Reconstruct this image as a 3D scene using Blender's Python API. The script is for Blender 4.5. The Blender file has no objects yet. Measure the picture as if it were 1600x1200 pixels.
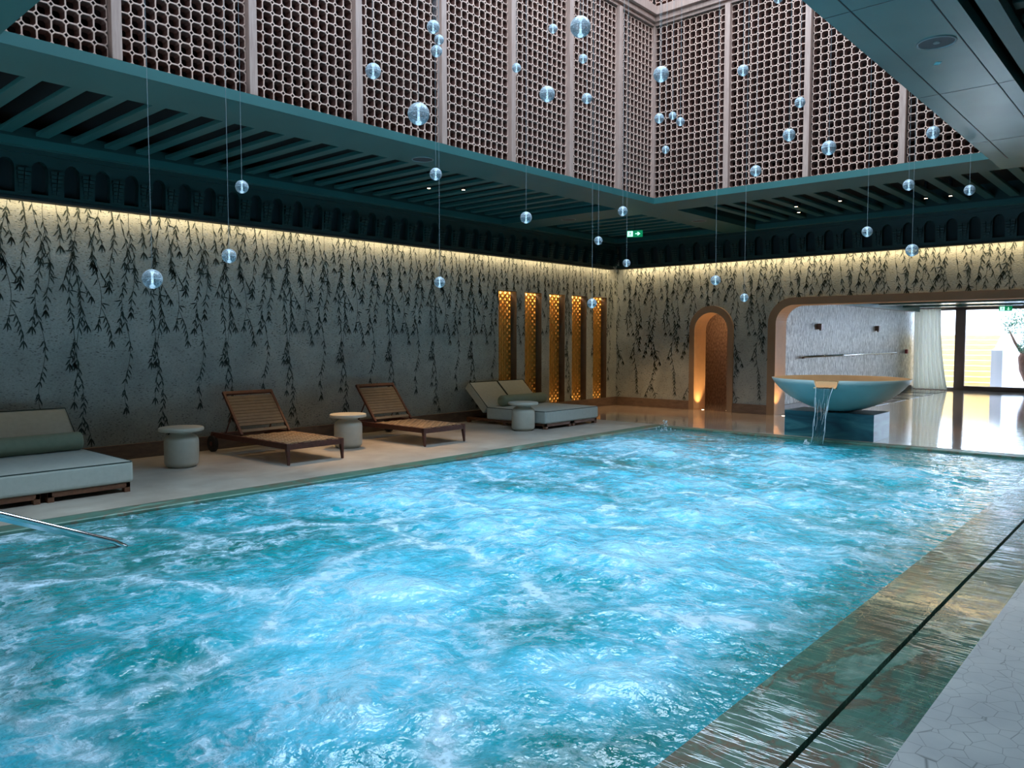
import bpy, math, random
import numpy as np
from math import pi, sin, cos, radians
from mathutils import Vector, Matrix, noise
from mathutils.geometry import tessellate_polygon

random.seed(7)
SC = bpy.context.scene
COL = SC.collection

# ------------------------------------------------------------------ helpers
class MB:
    """collects faces, builds ONE mesh object"""
    def __init__(s): s.v = []; s.f = []; s.m = []
    def add(s, vs, fs, mi=0):
        o = len(s.v); s.v.extend(vs)
        for f in fs: s.f.append([i + o for i in f]); s.m.append(mi)
    def box(s, x0, y0, z0, x1, y1, z1, mi=0):
        if x1 < x0: x0, x1 = x1, x0
        if y1 < y0: y0, y1 = y1, y0
        if z1 < z0: z0, z1 = z1, z0
        s.add([(x0,y0,z0),(x1,y0,z0),(x1,y1,z0),(x0,y1,z0),(x0,y0,z1),(x1,y0,z1),(x1,y1,z1),(x0,y1,z1)],
              [(0,3,2,1),(4,5,6,7),(0,1,5,4),(1,2,6,5),(2,3,7,6),(3,0,4,7)], mi)
    def obox(s, c, u, v, w, mi=0):
        c, u, v, w = map(Vector, (c, u, v, w))
        P = [c + a*u + b*v + d*w for d in (-1,1) for a, b in ((-1,-1),(1,-1),(1,1),(-1,1))]
        s.add([tuple(p) for p in P], [(0,3,2,1),(4,5,6,7),(0,1,5,4),(1,2,6,5),(2,3,7,6),(3,0,4,7)], mi)
    def tube(s, pts, r, n=8, mi=0, caps=True):
        pts = [Vector(p) for p in pts]
        rs = r if isinstance(r, (list, tuple)) else [r]*len(pts)
        o = len(s.v); t0 = (pts[1]-pts[0]).normalized()
        a = t0.orthogonal().normalized()
        for i, p in enumerate(pts):
            t = (pts[min(i+1,len(pts)-1)] - pts[max(i-1,0)]).normalized()
            a = (a - t*a.dot(t)).normalized(); b = t.cross(a)
            for k in range(n):
                q = p + (a*cos(2*pi*k/n) + b*sin(2*pi*k/n))*rs[i]; s.v.append(tuple(q))
        for i in range(len(pts)-1):
            for k in range(n):
                s.f.append([o+i*n+k, o+i*n+(k+1)%n, o+(i+1)*n+(k+1)%n, o+(i+1)*n+k]); s.m.append(mi)
        if caps:
            s.f.append([o+k for k in range(n)][::-1]); s.m.append(mi)
            s.f.append([o+(len(pts)-1)*n+k for k in range(n)]); s.m.append(mi)
    def lathe(s, prof, c=(0,0,0), n=32, mi=0):
        o = len(s.v)
        for r, z in prof:
            for k in range(n): s.v.append((c[0]+r*cos(2*pi*k/n), c[1]+r*sin(2*pi*k/n), c[2]+z))
        for i in range(len(prof)-1):
            for k in range(n):
                s.f.append([o+i*n+k, o+i*n+(k+1)%n, o+(i+1)*n+(k+1)%n, o+(i+1)*n+k]); s.m.append(mi)
    def prism(s, loops, fn, d0, d1, mi=0, back=True, hole_mi=None):
        """loops: [outer, hole...] in 2D; fn(u,v,d)->xyz"""
        flat = [p for l in loops for p in l]
        tris = tessellate_polygon([[Vector((p[0],p[1],0)) for p in l] for l in loops])
        s.add([fn(u,v,d0) for u,v in flat], [tuple(t) for t in tris], mi)
        if back: s.add([fn(u,v,d1) for u,v in flat], [tuple(t)[::-1] for t in tris], mi)
        for j, l in enumerate(loops):
            n = len(l)
            s.add([fn(u,v,d0) for u,v in l]+[fn(u,v,d1) for u,v in l], [(i,(i+1)%n,n+(i+1)%n,n+i) for i in range(n)], mi if (j == 0 or hole_mi is None) else hole_mi)
    def build(s, name, mats, parent=None, smooth=False, bevel=0, loc=None):
        me = bpy.data.meshes.new(name)
        me.from_pydata(s.v, [], s.f)
        if not isinstance(mats, (list, tuple)): mats = [mats]
        for m in mats: me.materials.append(m)
        if len(mats) > 1: me.polygons.foreach_set('material_index', s.m)
        if smooth: me.polygons.foreach_set('use_smooth', [True]*len(me.polygons))
        me.validate(); me.update()
        o = bpy.data.objects.new(name, me); COL.objects.link(o)
        if parent: o.parent = parent
        if loc: o.location = loc
        if bevel:
            b = o.modifiers.new('bevel', 'BEVEL'); b.width = bevel; b.segments = 3; b.limit_method = 'ANGLE'
            if smooth: b.harden_normals = False
        return o

def tag(o, label=None, cat=None, group=None, kind=None):
    if label: o['label'] = label
    if cat: o['category'] = cat
    if group: o['group'] = group
    if kind: o['kind'] = kind
    return o
def struct(o): o['kind'] = 'structure'; return o
def empty(name, loc=(0,0,0), rz=0):
    o = bpy.data.objects.new(name, None); COL.objects.link(o); o.location = loc; o.rotation_euler = (0,0,rz)
    o.empty_display_size = .1
    return o
def copy_tree(o, parent=None):
    c = o.copy(); COL.objects.link(c)
    if parent: c.parent = parent
    for ch in o.children: copy_tree(ch, c)
    return c

def srgb(r, g, b):
    f = lambda c: (c/255)/12.92 if c/255 <= .04045 else ((c/255+.055)/1.055)**2.4
    return (f(r), f(g), f(b), 1)

# ------------------------------------------------------------------ materials
class NT:
    def __init__(s, name):
        s.m = bpy.data.materials.new(name); s.m.use_nodes = True
        s.t = s.m.node_tree; s.b = s.t.nodes['Principled BSDF']; s.n = s.t.nodes; s.l = s.t.links
        s.co = s.n.new('ShaderNodeTexCoord').outputs['Object']
    def set(s, **k):
        for a, v in k.items(): s.b.inputs[a.replace('_', ' ')].default_value = v
        return s
    def map(s, scale=(1,1,1), rot=(0,0,0), src=None, loc=(0,0,0)):
        n = s.n.new('ShaderNodeMapping'); n.inputs['Scale'].default_value = scale; n.inputs['Rotation'].default_value = rot
        n.inputs['Location'].default_value = loc
        s.l.new(src or s.co, n.inputs[0]); return n.outputs[0]
    def noise(s, scale=5, detail=4, src=None, rough=.5, dist=0, out='Fac'):
        n = s.n.new('ShaderNodeTexNoise'); n.inputs['Scale'].default_value = scale; n.inputs['Detail'].default_value = detail
        n.inputs['Roughness'].default_value = rough; n.inputs['Distortion'].default_value = dist
        s.l.new(src or s.co, n.inputs['Vector']); return n.outputs[out]
    def voro(s, scale=5, feature='F1', src=None, out='Distance', rnd=1):
        n = s.n.new('ShaderNodeTexVoronoi'); n.feature = feature; n.inputs['Scale'].default_value = scale
        n.inputs['Randomness'].default_value = rnd
        s.l.new(src or s.co, n.inputs['Vector']); return n.outputs[out]
    def ramp(s, src, stops, interp='LINEAR'):
        n = s.n.new('ShaderNodeValToRGB'); n.color_ramp.interpolation = interp
        e = n.color_ramp.elements
        while len(e) > 1: e.remove(e[-1])
        for i, (p, c) in enumerate(stops):
            c = c if isinstance(c, tuple) else (c, c, c, 1)
            if i == 0: e[0].position = p; e[0].color = c
            else: q = e.new(p); q.color = c
        s.l.new(src, n.inputs[0]); return n.outputs[0]
    def mix(s, fac, a, b, mode='MIX'):
        n = s.n.new('ShaderNodeMix'); n.data_type = 'RGBA'; n.blend_type = mode
        for i, v in ((0, fac), (6, a), (7, b)):
            if isinstance(v, bpy.types.NodeSocket): s.l.new(v, n.inputs[i])
            else: n.inputs[i].default_value = v
        return n.outputs[2]
    def math(s, op, a, b=None, c=None, clamp=False):
        n = s.n.new('ShaderNodeMath'); n.operation = op; n.use_clamp = clamp
        for i, v in enumerate((a, b, c)):
            if v is None: continue
            if isinstance(v, bpy.types.NodeSocket): s.l.new(v, n.inputs[i])
            else: n.inputs[i].default_value = v
        return n.outputs[0]
    def attr(s, name):
        n = s.n.new('ShaderNodeAttribute'); n.attribute_name = name; return n.outputs['Fac']
    def col(s, src): s.l.new(src, s.b.inputs['Base Color']); return s
    def rough(s, src): s.l.new(src, s.b.inputs['Roughness']); return s
    def bump(s, src, strength=.3, dist=.01):
        n = s.n.new('ShaderNodeBump'); n.inputs['Strength'].default_value = strength; n.inputs['Distance'].default_value = dist
        s.l.new(src, n.inputs['Height']); s.l.new(n.outputs[0], s.b.inputs['Normal']); s.l.new(n.outputs[0], s.b.inputs['Coat Normal']); return s

def simple(name, c, rough=.5, metal=0, var=.12, scale=8, bump=0, **k):
    t = NT(name); t.set(Roughness=rough, Metallic=metal, **k)
    n = t.noise(scale, 5)
    d = tuple(x*(1-var) for x in c[:3])+(1,); l = tuple(min(1, x*(1+var)) for x in c[:3])+(1,)
    t.col(t.ramp(n, [(.3, d), (.7, l)]))
    if bump: t.bump(t.noise(scale*6, 4), bump, .004)
    return t.m
def emit(name, c, s):
    t = NT(name); t.set(Base_Color=c, Emission_Color=c, Emission_Strength=s); return t.m

def wall_mat():
    t = NT('pebble_wall_mosaic'); t.set(Roughness=.75)
    mp = t.map((1, 1, 2.2), (0.5, .5, .3))
    sp = t.voro(21, src=mp)
    spots = t.ramp(sp, [(.0, 0.0), (.2, .2), (.36, 1.0)])
    msk = t.ramp(t.noise(9, 3), [(.42, 0.0), (.6, 1.0)])
    base = t.ramp(t.noise(2.2, 5), [(.3, srgb(146,154,152)), (.7, srgb(174,180,176))])
    dark = t.mix(.8, base, srgb(70,78,78))
    inv = t.math('SUBTRACT', 1.0, spots)
    f = t.math('MULTIPLY', inv, t.math('MULTIPLY_ADD', msk, .8, .2))
    c = t.mix(f, base, dark)
    fine = t.noise(60, 3)
    t.col(t.mix(t.ramp(fine, [(.35, 0.0), (.65, .25)]), c, srgb(100,104,97)))
    t.bump(t.math('ADD', spots, t.noise(35, 4)), .5, .008)
    return t.m
M = {}
M['wall'] = wall_mat()
M['leaf'] = simple('willow_leaf_inlay', srgb(38,52,48), .6, var=.3, scale=20)
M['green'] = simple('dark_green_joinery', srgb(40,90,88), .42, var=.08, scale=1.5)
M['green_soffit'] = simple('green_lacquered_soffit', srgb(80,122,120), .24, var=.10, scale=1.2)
M['green_dark'] = simple('deep_green_joinery', srgb(12,50,48), .5, var=.1, scale=3)
M['black_green'] = simple('blackened_ceiling_board', srgb(4,9,10), .8)
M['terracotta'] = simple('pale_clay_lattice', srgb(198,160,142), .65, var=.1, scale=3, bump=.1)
M['clay_inner'] = simple('shaded_clay_lattice_throat', srgb(92,58,48), .8, var=.15, scale=12)  # darker than the lattice face: occlusion inside the holes painted in
M['shaft'] = simple('dark_brown_backing', srgb(52,34,28), .9)
def wood(name, c1, c2, rough=.45, axis=(1,1,1)):
    t = NT(name); t.set(Roughness=rough)
    mp = t.map(axis)
    n = t.noise(6, 6, src=mp, rough=.6, dist=.6)
    t.col(t.ramp(n, [(.3, c1), (.7, c2)])); t.bump(n, .12, .004); return t.m
M['mullion'] = wood('weathered_oak_post', srgb(146,116,104), srgb(174,144,130), .55, (8,8,.7))
M['teak'] = wood('dark_red_teak', srgb(58,28,20), srgb(88,46,34), .42, (4,4,4))
M['teak_base'] = wood('brown_teak_base', srgb(84,52,34), srgb(116,76,52), .5, (2,5,5))
M['webbing'] = simple('tan_webbing', srgb(150,124,94), .8, var=.15, scale=30, bump=.3)
M['slat_fabric'] = simple('grey_brown_slat', srgb(104,94,80), .7, var=.12, scale=14)
M['deck'] = NT('beige_limestone_deck')
t = M['deck']; t.set(Roughness=.4)
n1 = t.noise(1.4, 7, rough=.6, dist=.4)
t.col(t.ramp(n1, [(.3, srgb(152,142,130)), (.55, srgb(174,166,154)), (.75, srgb(192,186,174))]))
t.rough(t.ramp(t.noise(3, 4), [(.3, .28), (.7, .46)])); M['deck'] = t.m
t = NT('wet_polished_limestone')
n1 = t.noise(1.1, 7, rough=.6, dist=.5)
t.col(t.ramp(n1, [(.3, srgb(168,150,136)), (.7, srgb(206,188,172))]))
t.set(Roughness=.09, Coat_Weight=.6, Coat_Roughness=.04, Specular_IOR_Level=.7)
t.bump(t.noise(3.2, 3, src=t.map((.7,2.2,1))), .22, .012); M['wetfloor'] = t.m
# irregular stone mosaic on the right
t = NT('crazy_paving_mosaic'); t.set(Roughness=.33)
ed = t.voro(6, 'DISTANCE_TO_EDGE'); cellc = t.voro(6, 'F1', out='Color')
g = t.ramp(ed, [(.0, 0.0), (.02, 1.0)])
sx = t.n.new('ShaderNodeSeparateColor'); t.l.new(cellc, sx.inputs[0])
stone = t.ramp(sx.outputs[0], [(0, srgb(144,146,144)), (1, srgb(170,170,166))])
stone = t.mix(t.ramp(t.noise(14, 5), [(.4, 0.0), (.7, .3)]), stone, srgb(140,140,138))
dk = t.voro(1.5, 'F1', rnd=.25)
disc = t.ramp(dk, [(.16, 1.0), (.175, 0.0)])
stone2 = t.mix(g, srgb(118,118,114), stone)
t.col(t.mix(t.math('MULTIPLY', disc, .35), stone2, srgb(140,132,128)))
t.bump(g, .15, .002); M['paving'] = t.m
t = NT('light_paving_border'); t.set(Roughness=.3)
ed = t.voro(11, 'DISTANCE_TO_EDGE', rnd=.8); g = t.ramp(ed, [(.0, 0.0), (.018, 1.0)])
t.col(t.mix(g, srgb(120,122,120), t.ramp(t.noise(3, 4), [(.3, srgb(172,174,174)), (.7, srgb(198,198,194))]))); M['border'] = t.m
# green quartzite
def quartz(name, wet):
    t = NT(name)
    mp = t.map((1.1, .5, 1), (0, 0, radians(12)))
    w = t.noise(1.3, 5, src=mp, dist=1.8, rough=.62)
    c = t.ramp(w, [(.28, srgb(54,94,84)), (.42, srgb(80,126,110)), (.5, srgb(86,122,106)), (.545, srgb(112,96,76)), (.58, srgb(92,132,116)), (.75, srgb(150,180,166))])
    v = t.ramp(t.noise(5, 8, src=mp, dist=2.5, rough=.7), [(.4, 0.0), (.7, .5)])
    c = t.mix(v, c, srgb(42,58,50))
    t.col(c)
    if wet:
        st = t.noise(9, 4, src=t.map((.35, 2.4, 1), (0,0,radians(14))), dist=.8)
        st2 = t.noise(40, 3, src=t.map((.5, 1.4, 1)))
        ridge = t.math('ABSOLUTE', t.math('SUBTRACT', st, .5))
        r = t.math('MULTIPLY', t.ramp(ridge, [(0.0, 1.0), (.018, .3), (.04, 0.0)]), t.ramp(t.noise(1.3, 3), [(.5, .03), (.7, .6)]))
        t.set(Roughness=.16, Coat_Weight=1.0, Coat_Roughness=.06, Specular_IOR_Level=.8)
        h = t.math('ADD', t.math('MULTIPLY', r, 1.6), t.math('ADD', t.math('MULTIPLY', st2, .05), t.math('MULTIPLY', t.noise(4, 2, src=t.map((.6,1.4,1))), .35)))
        t.bump(h, .22, .02)
    else: t.set(Roughness=.35); t.bump(w, .1, .004)
    return t.m
M['quartz_wet'] = quartz('wet_green_quartzite', True)
M['quartz'] = quartz('green_quartzite_coping', False)
t = NT('teal_marble'); t.set(Roughness=.25)
w = t.noise(2.5, 6, src=t.map((.6, .6, 2.6)), dist=1.2)
t.col(t.ramp(w, [(.3, srgb(18,62,76)), (.5, srgb(36,92,104)), (.7, srgb(70,124,130))])); t.set(Roughness=.4); M['plinth'] = t.m
M['bowl_out'] = simple('teal_stone_bowl', srgb(166,182,180), .45, var=.08, scale=3)
M['bowl_in'] = simple('sand_plaster_bowl_inside', srgb(226,178,128), .5, var=.06, scale=5)
M['bronze'] = simple('tan_plaster_surround', srgb(150,122,96), .55, var=.07, scale=3)
M['bronze_frame'] = simple('brown_metal_door_frame', srgb(150,128,124), .35, .2, var=.05)
M['reveal'] = simple('pale_plaster_reveal', srgb(214,182,146), .6, var=.04)
M['skirting'] = wood('brown_stone_skirting', srgb(96,80,70), srgb(124,104,90), .45, (1,1,3))
M['gold'] = simple('gilded_metal', srgb(206,166,88), .4, .5, var=.1, scale=10)
M['gold_back'] = simple('amber_niche_lining', srgb(226,176,96), .5, .0, var=.1)
M['niche_side'] = simple('brown_niche_reveal', srgb(104,86,70), .6)
M['cream'] = simple('cream_outdoor_fabric', srgb(170,174,166), .85, var=.05, scale=20, bump=.15)
M['sage'] = simple('sage_bolster_fabric', srgb(122,130,108), .85, var=.06, scale=20, bump=.15)
M['piping'] = simple('dark_green_piping', srgb(34,52,48), .7)
M['concrete'] = simple('cream_cast_concrete', srgb(182,176,160), .6, var=.05, scale=12, bump=.08)
M['steel'] = simple('polished_steel', (.75,.76,.78,1), .12, 1, var=.03)
M['black'] = simple('black_rubber', srgb(18,18,22), .6)
M['speaker'] = simple('grey_speaker_mesh', srgb(60,58,62), .5, var=.1, scale=60)
M['silver_rim'] = simple('pale_metal_ring', srgb(130,140,140), .4, .3)
t = NT('corridor_silver_wall'); t.set(Roughness=.3, Metallic=.3)
d1 = t.noise(34, 5, src=t.map((1, 1, .22)), rough=.65, dist=.5)
t.col(t.ramp(d1, [(.36, srgb(120,114,108)), (.5, srgb(196,192,188)), (.62, srgb(250,248,244))]))
t.bump(d1, .9, .03); M['silver'] = t.m
t = NT('corridor_pink_wall'); t.set(Roughness=.6)
d1 = t.noise(40, 5, src=t.map((1, 1, .4)))
t.col(t.ramp(d1, [(.36, srgb(116,92,80)), (.64, srgb(168,138,118))])); t.bump(d1, .4, .01); M['pinkwall'] = t.m
t = NT('sheer_curtain'); t.set(Base_Color=srgb(226,226,214), Roughness=.8, Transmission_Weight=0)
t.set(Subsurface_Weight=.0)
tr = t.n.new('ShaderNodeBsdfTranslucent'); tr.inputs[0].default_value = srgb(240,240,230)
mx = t.n.new('ShaderNodeMixShader'); mx.inputs[0].default_value = .35
t.l.new(t.b.outputs[0], mx.inputs[1]); t.l.new(tr.outputs[0], mx.inputs[2]); t.l.new(mx.outputs[0], t.n['Material Output'].inputs[0]); M['curtain'] = t.m
t = NT('clear_door_glass'); t.set(Base_Color=(1,1,1,1), Roughness=.02, Metallic=0)
tr = t.n.new('ShaderNodeBsdfTransparent'); fr = t.n.new('ShaderNodeFresnel'); fr.inputs[0].default_value = 1.4
gl = t.n.new('ShaderNodeBsdfGlossy'); gl.inputs['Roughness'].default_value = .02
mx = t.n.new('ShaderNodeMixShader'); t.l.new(fr.outputs[0], mx.inputs[0]); t.l.new(tr.outputs[0], mx.inputs[1]); t.l.new(gl.outputs[0], mx.inputs[2])
t.l.new(mx.outputs[0], t.n['Material Output'].inputs[0]); M['pane'] = t.m
t = NT('bubble_glass'); t.set(Base_Color=(.85,.94,1,1), Roughness=.04, Transmission_Weight=1.0, IOR=1.3)
sw = t.noise(3.0, 3, dist=1.5)
tl = t.n.new('ShaderNodeBsdfTranslucent'); tl.inputs[0].default_value = (.8,.92,1,1)
df = t.n.new('ShaderNodeBsdfDiffuse'); df.inputs[0].default_value = (.8,.92,1,1)
ad = t.n.new('ShaderNodeMixShader'); ad.inputs[0].default_value = .5; t.l.new(tl.outputs[0], ad.inputs[1]); t.l.new(df.outputs[0], ad.inputs[2])
lw = t.n.new('ShaderNodeLayerWeight'); lw.inputs[0].default_value = .35
fc = t.math('MULTIPLY_ADD', lw.outputs['Facing'], .55, t.ramp(sw, [(.4, .04), (.6, .3)]), clamp=True)
mx = t.n.new('ShaderNodeMixShader'); t.l.new(fc, mx.inputs[0]); t.l.new(t.b.outputs[0], mx.inputs[1]); t.l.new(ad.outputs[0], mx.inputs[2])
t.l.new(mx.outputs[0], t.n['Material Output'].inputs[0]); M['ball'] = t.m
t = NT('frosted_glass_core'); t.set(Base_Color=(.8,.92,1,1), Roughness=.4, Emission_Color=(.55,.8,1,1), Emission_Strength=1.6); M['core'] = t.m
M['cable'] = simple('pale_cord', srgb(120,130,134), .4, .0)
M['ring'] = simple('milky_glass_seam', srgb(225,240,250), .25)
M['lamp'] = emit('warm_lamp_face', (1,.72,.42,1), 14)
M['ledstrip'] = emit('warm_led_strip', (1,.74,.36,1), 5)
M['white_ext'] = simple('white_render_outside', srgb(236,234,238), .8, var=.02)
M['step_wood'] = wood('honey_timber_steps', srgb(214,170,104), srgb(236,196,132), .6, (.5,3,3))
M['step_tread'] = simple('lit_timber_tread', srgb(250,230,190), .6)  # paler copy of the step timber; light falling on the treads painted in
M['trunk'] = wood('reddish_bark', srgb(112,76,64), srgb(150,112,94), .8, (6,6,2))
M['foliage'] = simple('grey_green_leaves', srgb(94,132,104), .6, var=.3, scale=6)
M['strip'] = simple('black_stone_strip', srgb(24,34,42), .15)
M['exit_green'] = emit('exit_sign_green', srgb(10,130,84), .9)
M['exit_white'] = emit('exit_sign_white', srgb(190,255,225), 1.6)
M['sticker'] = simple('pale_blue_sticker', srgb(150,200,200), .5)
M['red'] = simple('red_alarm_plastic', srgb(190,40,44), .4)
M['seam'] = simple('dark_joint_line', srgb(14,30,32), .7)

# ---- pool water (opaque from air bubbles): colour = aeration and foam
t = NT('bubbling_pool_water')
warp = t.noise(2.2, 4, out='Color')
wv = t.n.new('ShaderNodeVectorMath'); wv.operation = 'MULTIPLY_ADD'
t.l.new(warp, wv.inputs[0]); wv.inputs[1].default_value = (.22,.22,.22); t.l.new(t.co, wv.inputs[2]); W = wv.outputs[0]
boil = t.attr('boil'); calm = t.attr('calm'); cell = t.attr('cell'); foamy = t.attr('foamy')
big = t.noise(.7, 3); fine = t.noise(8, 9, src=W, rough=.68); mid = t.noise(2.6, 7, src=W, rough=.62); vfine = t.noise(38, 4, rough=.6)
# foam rafts collect on the seams between neighbouring jets
cw = t.math('ADD', cell, t.math('MULTIPLY', t.math('SUBTRACT', mid, .5), .75))
cw = t.math('ADD', cw, t.math('MULTIPLY', t.math('SUBTRACT', fine, .5), .32))
seam = t.math('MULTIPLY', t.ramp(cw, [(-.0, 1.0), (.055, .95), (.11, .3), (.24, 0.0)]), t.ramp(t.noise(.9, 4, rough=.6), [(.36, .4), (.54, 1.0)]))
def web(scale, w0, w1, det=5):
    n = t.noise(scale, det, src=W, rough=.62)
    r = t.math('ABSOLUTE', t.math('SUBTRACT', n, .5))
    return t.ramp(r, [(0.0, 1.0), (w0, .55), (w1, 0.0)])
w2 = web(2.0, .02, .06); w3 = web(5, .02, .055)
brk = t.ramp(fine, [(.43, .0), (.53, 1.0)])
brk2 = t.ramp(t.noise(1.6, 5, rough=.6), [(.40, .1), (.54, 1.0)])
foam = t.math('MAXIMUM', t.math('MULTIPLY', seam, t.math('MULTIPLY_ADD', brk, .7, .3)), t.math('MULTIPLY', t.math('MAXIMUM', t.math('MULTIPLY', w2, .8), t.math('MULTIPLY', w3, .45)), t.math('MULTIPLY', brk, brk2)))
foam = t.math('MULTIPLY', foam, foamy, clamp=True)
aer = t.math('ADD', t.math('MULTIPLY', boil, t.ramp(mid, [(.3, .3), (.7, .8)])), t.ramp(big, [(.34, .06), (.6, .5)]))
aer = t.math('MULTIPLY', aer, calm, clamp=True)
aer = t.math('ADD', aer, t.math('MULTIPLY', t.math('SUBTRACT', fine, .5), .6), clamp=True)
body = t.ramp(aer, [(0.0, srgb(0,120,120)), (.25, srgb(26,158,176)), (.55, srgb(88,194,222)), (1.0, srgb(162,224,244))])
vo = t.voro(30, 'SMOOTH_F1', src=W)
speck = t.math('MULTIPLY', t.ramp(vfine, [(.52, 0.0), (.60, 1.0)]), t.ramp(fine, [(.46, 0.0), (.58, 1.0)]))
foam2 = t.math('MAXIMUM', foam, t.math('MULTIPLY', speck, t.math('MULTIPLY_ADD', aer, .6, .1)))
t.col(t.mix(foam2, body, srgb(200,232,248)))
t.rough(t.math('MULTIPLY_ADD', foam2, .3, .07))
t.set(IOR=1.33, Specular_IOR_Level=.7, Coat_Weight=.55, Coat_Roughness=.04)
h = t.math('ADD', t.math('MULTIPLY', t.noise(6, 4, src=W, rough=.5), 1.0), t.math('ADD', t.math('MULTIPLY', t.noise(20, 3, rough=.5), .28), t.math('MULTIPLY', foam, .15)))
t.bump(h, .75, .06)
M['water'] = t.m
t = NT('falling_water_glass'); t.set(Base_Color=(.9,.97,1,1), Roughness=.05, Transmission_Weight=1.0, IOR=1.2)
t.bump(t.noise(14, 4, src=t.map((3, 3, .5))), .9, .03); M['stream'] = t.m
t = NT('bright_water_strand'); t.set(Base_Color=(.85,.95,1,1), Roughness=.1, Transmission_Weight=.4, IOR=1.33); M['strand'] = t.m

# ------------------------------------------------------------------ key dimensions
XL, YB, ZS = -10.04, 14.9, 3.6              # left wall, back wall, soffit level
OX0, OX1, OY0, OY1 = -6.43, -1.93, 1.74, 10.55   # skylight opening
PX0, PX1, PY0, PY1 = -6.94, -1.38, -1.6, 11.66   # water
ROOM_X1, ROOM_Y0 = 4.5, -4.0
ZC = 3.05                                   # underside of cornice

# ------------------------------------------------------------------ floor and pool shell
b = MB()
b.box(XL-.2, ROOM_Y0, -.12, -7.18, 11.9, 0, 0)
b.box(XL-.2, 11.9, -.12, ROOM_X1, 14.6, 0, 1)
b.box(XL-.2, 14.6, -.12, ROOM_X1, 26.2, 0, 1)
b.box(-.32, ROOM_Y0, -.12, ROOM_X1, 11.9, 0, 2)
b.box(-.77, ROOM_Y0, -.12, -.32, 11.9, 0, 3)
struct(b.build('floor', [M['deck'], M['wetfloor'], M['paving'], M['border']]))
b = MB(); b.box(-7.18, -2, -.14, -6.945, 11.9, 0)
tag(b.build('pool_coping', M['quartz'], bevel=.012), 'green stone coping along the left edge of the pool by the loungers', 'pool edge')
b = MB(); b.box(-6.945, 11.68, -.14, -.77, 11.9, -.004)
tag(b.build('pool_coping', M['quartz'], bevel=.012), 'green stone coping along the far edge of the pool by the fountain', 'pool edge')
b = MB()
yy = -1.9
while yy < 11.6:
    y2 = min(yy+1.35, 11.66); b.box(-1.39, yy, -.16, -1.06, y2-.0015, -.012); b.box(-1.03, yy+.4, -.16, -.7705, min(y2+.4,11.66)-.0015, -.002); yy += 1.35
tag(b.build('overflow_ledge', M['quartz_wet']), 'wet green and brown stone overflow ledge with water running over it', 'pool edge')
b = MB(); b.box(-1.06, -2, -.2, -1.03, 11.66, -.13)
struct(b.build('trim_1', M['black']))
b = MB()
b.box(-7.05, -2.2, -1.3, -.9, 11.8, -1.2); b.box(-7.05, -2.2, -1.2, -6.96, 11.8, -.15); b.box(-1.36, -2.2, -1.2, -1.1, 11.8, -.17)
b.box(-6.96, 11.7, -1.2, -1.36, 11.8, -.15); b.box(-6.96, -2.2, -1.2, -1.36, -1.7, -.02)
tag(b.build('pool_basin', M['quartz']), 'green stone basin under the bubbling water', 'pool basin', kind='structure')

# ---- water surface
rs = .032
nx = int((PX1-PX0)/rs); ny = int((PY1-PY0)/rs)
xs = np.linspace(PX0, PX1, nx); ys = np.linspace(PY0, PY1, ny)
X, Y = np.meshgrid(xs, ys)
rng = np.random.RandomState(4)
B = np.zeros_like(X); H = np.zeros_like(X)
D1 = np.full_like(X, 9.); D2 = np.full_like(X, 9.)
fx = X.ravel(); fy = Y.ravel()
def nfield(sc, off, o=4):
    return np.fromiter((noise.fractal(Vector((a*sc, c*sc, off)), .8, 2.1, o) for a, c in zip(fx, fy)), float, len(fx)).reshape(X.shape)
WX = X + .30*nfield(.9, 1.7); WY = Y + .30*nfield(.9, 8.1)
for j, jy in enumerate(np.arange(.2, 11.4, 1.42)):
    for jx in np.arange(-6.4, -1.5, 1.5):
        x = jx + (.72 if j % 2 else 0) + rng.uniform(-.42, .42); y = jy + rng.uniform(-.42, .42)
        if x > -1.7: continue
        d = np.sqrt((WX-x)**2 + (WY-y)**2)*rng.uniform(.85, 1.15); d2 = d*d
        D2 = np.where(d < D1, D1, np.minimum(D2, d)); D1 = np.minimum(D1, d)
        r = rng.uniform(.42, .6); a = rng.uniform(.6, 1)
        if x < -4.4 and y < 2.8: a *= .3
        B += a*np.exp(-d2/(r*r)); H += .045*a*np.exp(-d2/(r*r*.35)) + .012*np.exp(-((d-r*1.1)**2)/.02)
CELL = np.clip(D2-D1, 0, 1)
nn = np.fromiter((noise.fractal(Vector((a*1.7, c*1.7, 3.3)), .75, 2.1, 6) for a, c in zip(fx, fy)), float, len(fx)).reshape(X.shape)
n2 = np.fromiter((abs(noise.noise(Vector((a*3.1, c*3.1, 9.3)))) for a, c in zip(fx, fy)), float, len(fx)).reshape(X.shape)
def ss(a, b_, v): t_ = np.clip((v-a)/(b_-a), 0, 1); return t_*t_*(3-2*t_)
edge = ss(PX0, PX0+.35, X)*(1-ss(PX1-.45, PX1, X))*(1-ss(PY1-.3, PY1, Y))
edge = .12+.88*edge
farcalm = 1-ss(10.9, 11.5, Y)*.85
rightcalm = 1-ss(-1.95, -1.5, X)*.75
farright = 1-ss(9.6, 11.2, Y + (X+3.2)*.5)*ss(-4.2, -2.6, X)*.9
nearleft = 1-(1-ss(-5.2, -2.9, X + .25*(Y-1)))*(1-ss(2.4, 4.6, Y))*.9
FOAMY = (1-ss(10.9, 11.5, Y)*.6)*(1-ss(-1.75, -1.42, X)*.9)*farright
CALM = farcalm*rightcalm*farright*nearleft
Z = -.03 + edge*(H*1.5 + .028*nn + .02*(.35-n2))*(.45+.55*CALM)
v = np.stack([X, Y, Z], -1).reshape(-1, 3)
i = np.arange(nx*ny).reshape(ny, nx)
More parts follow.
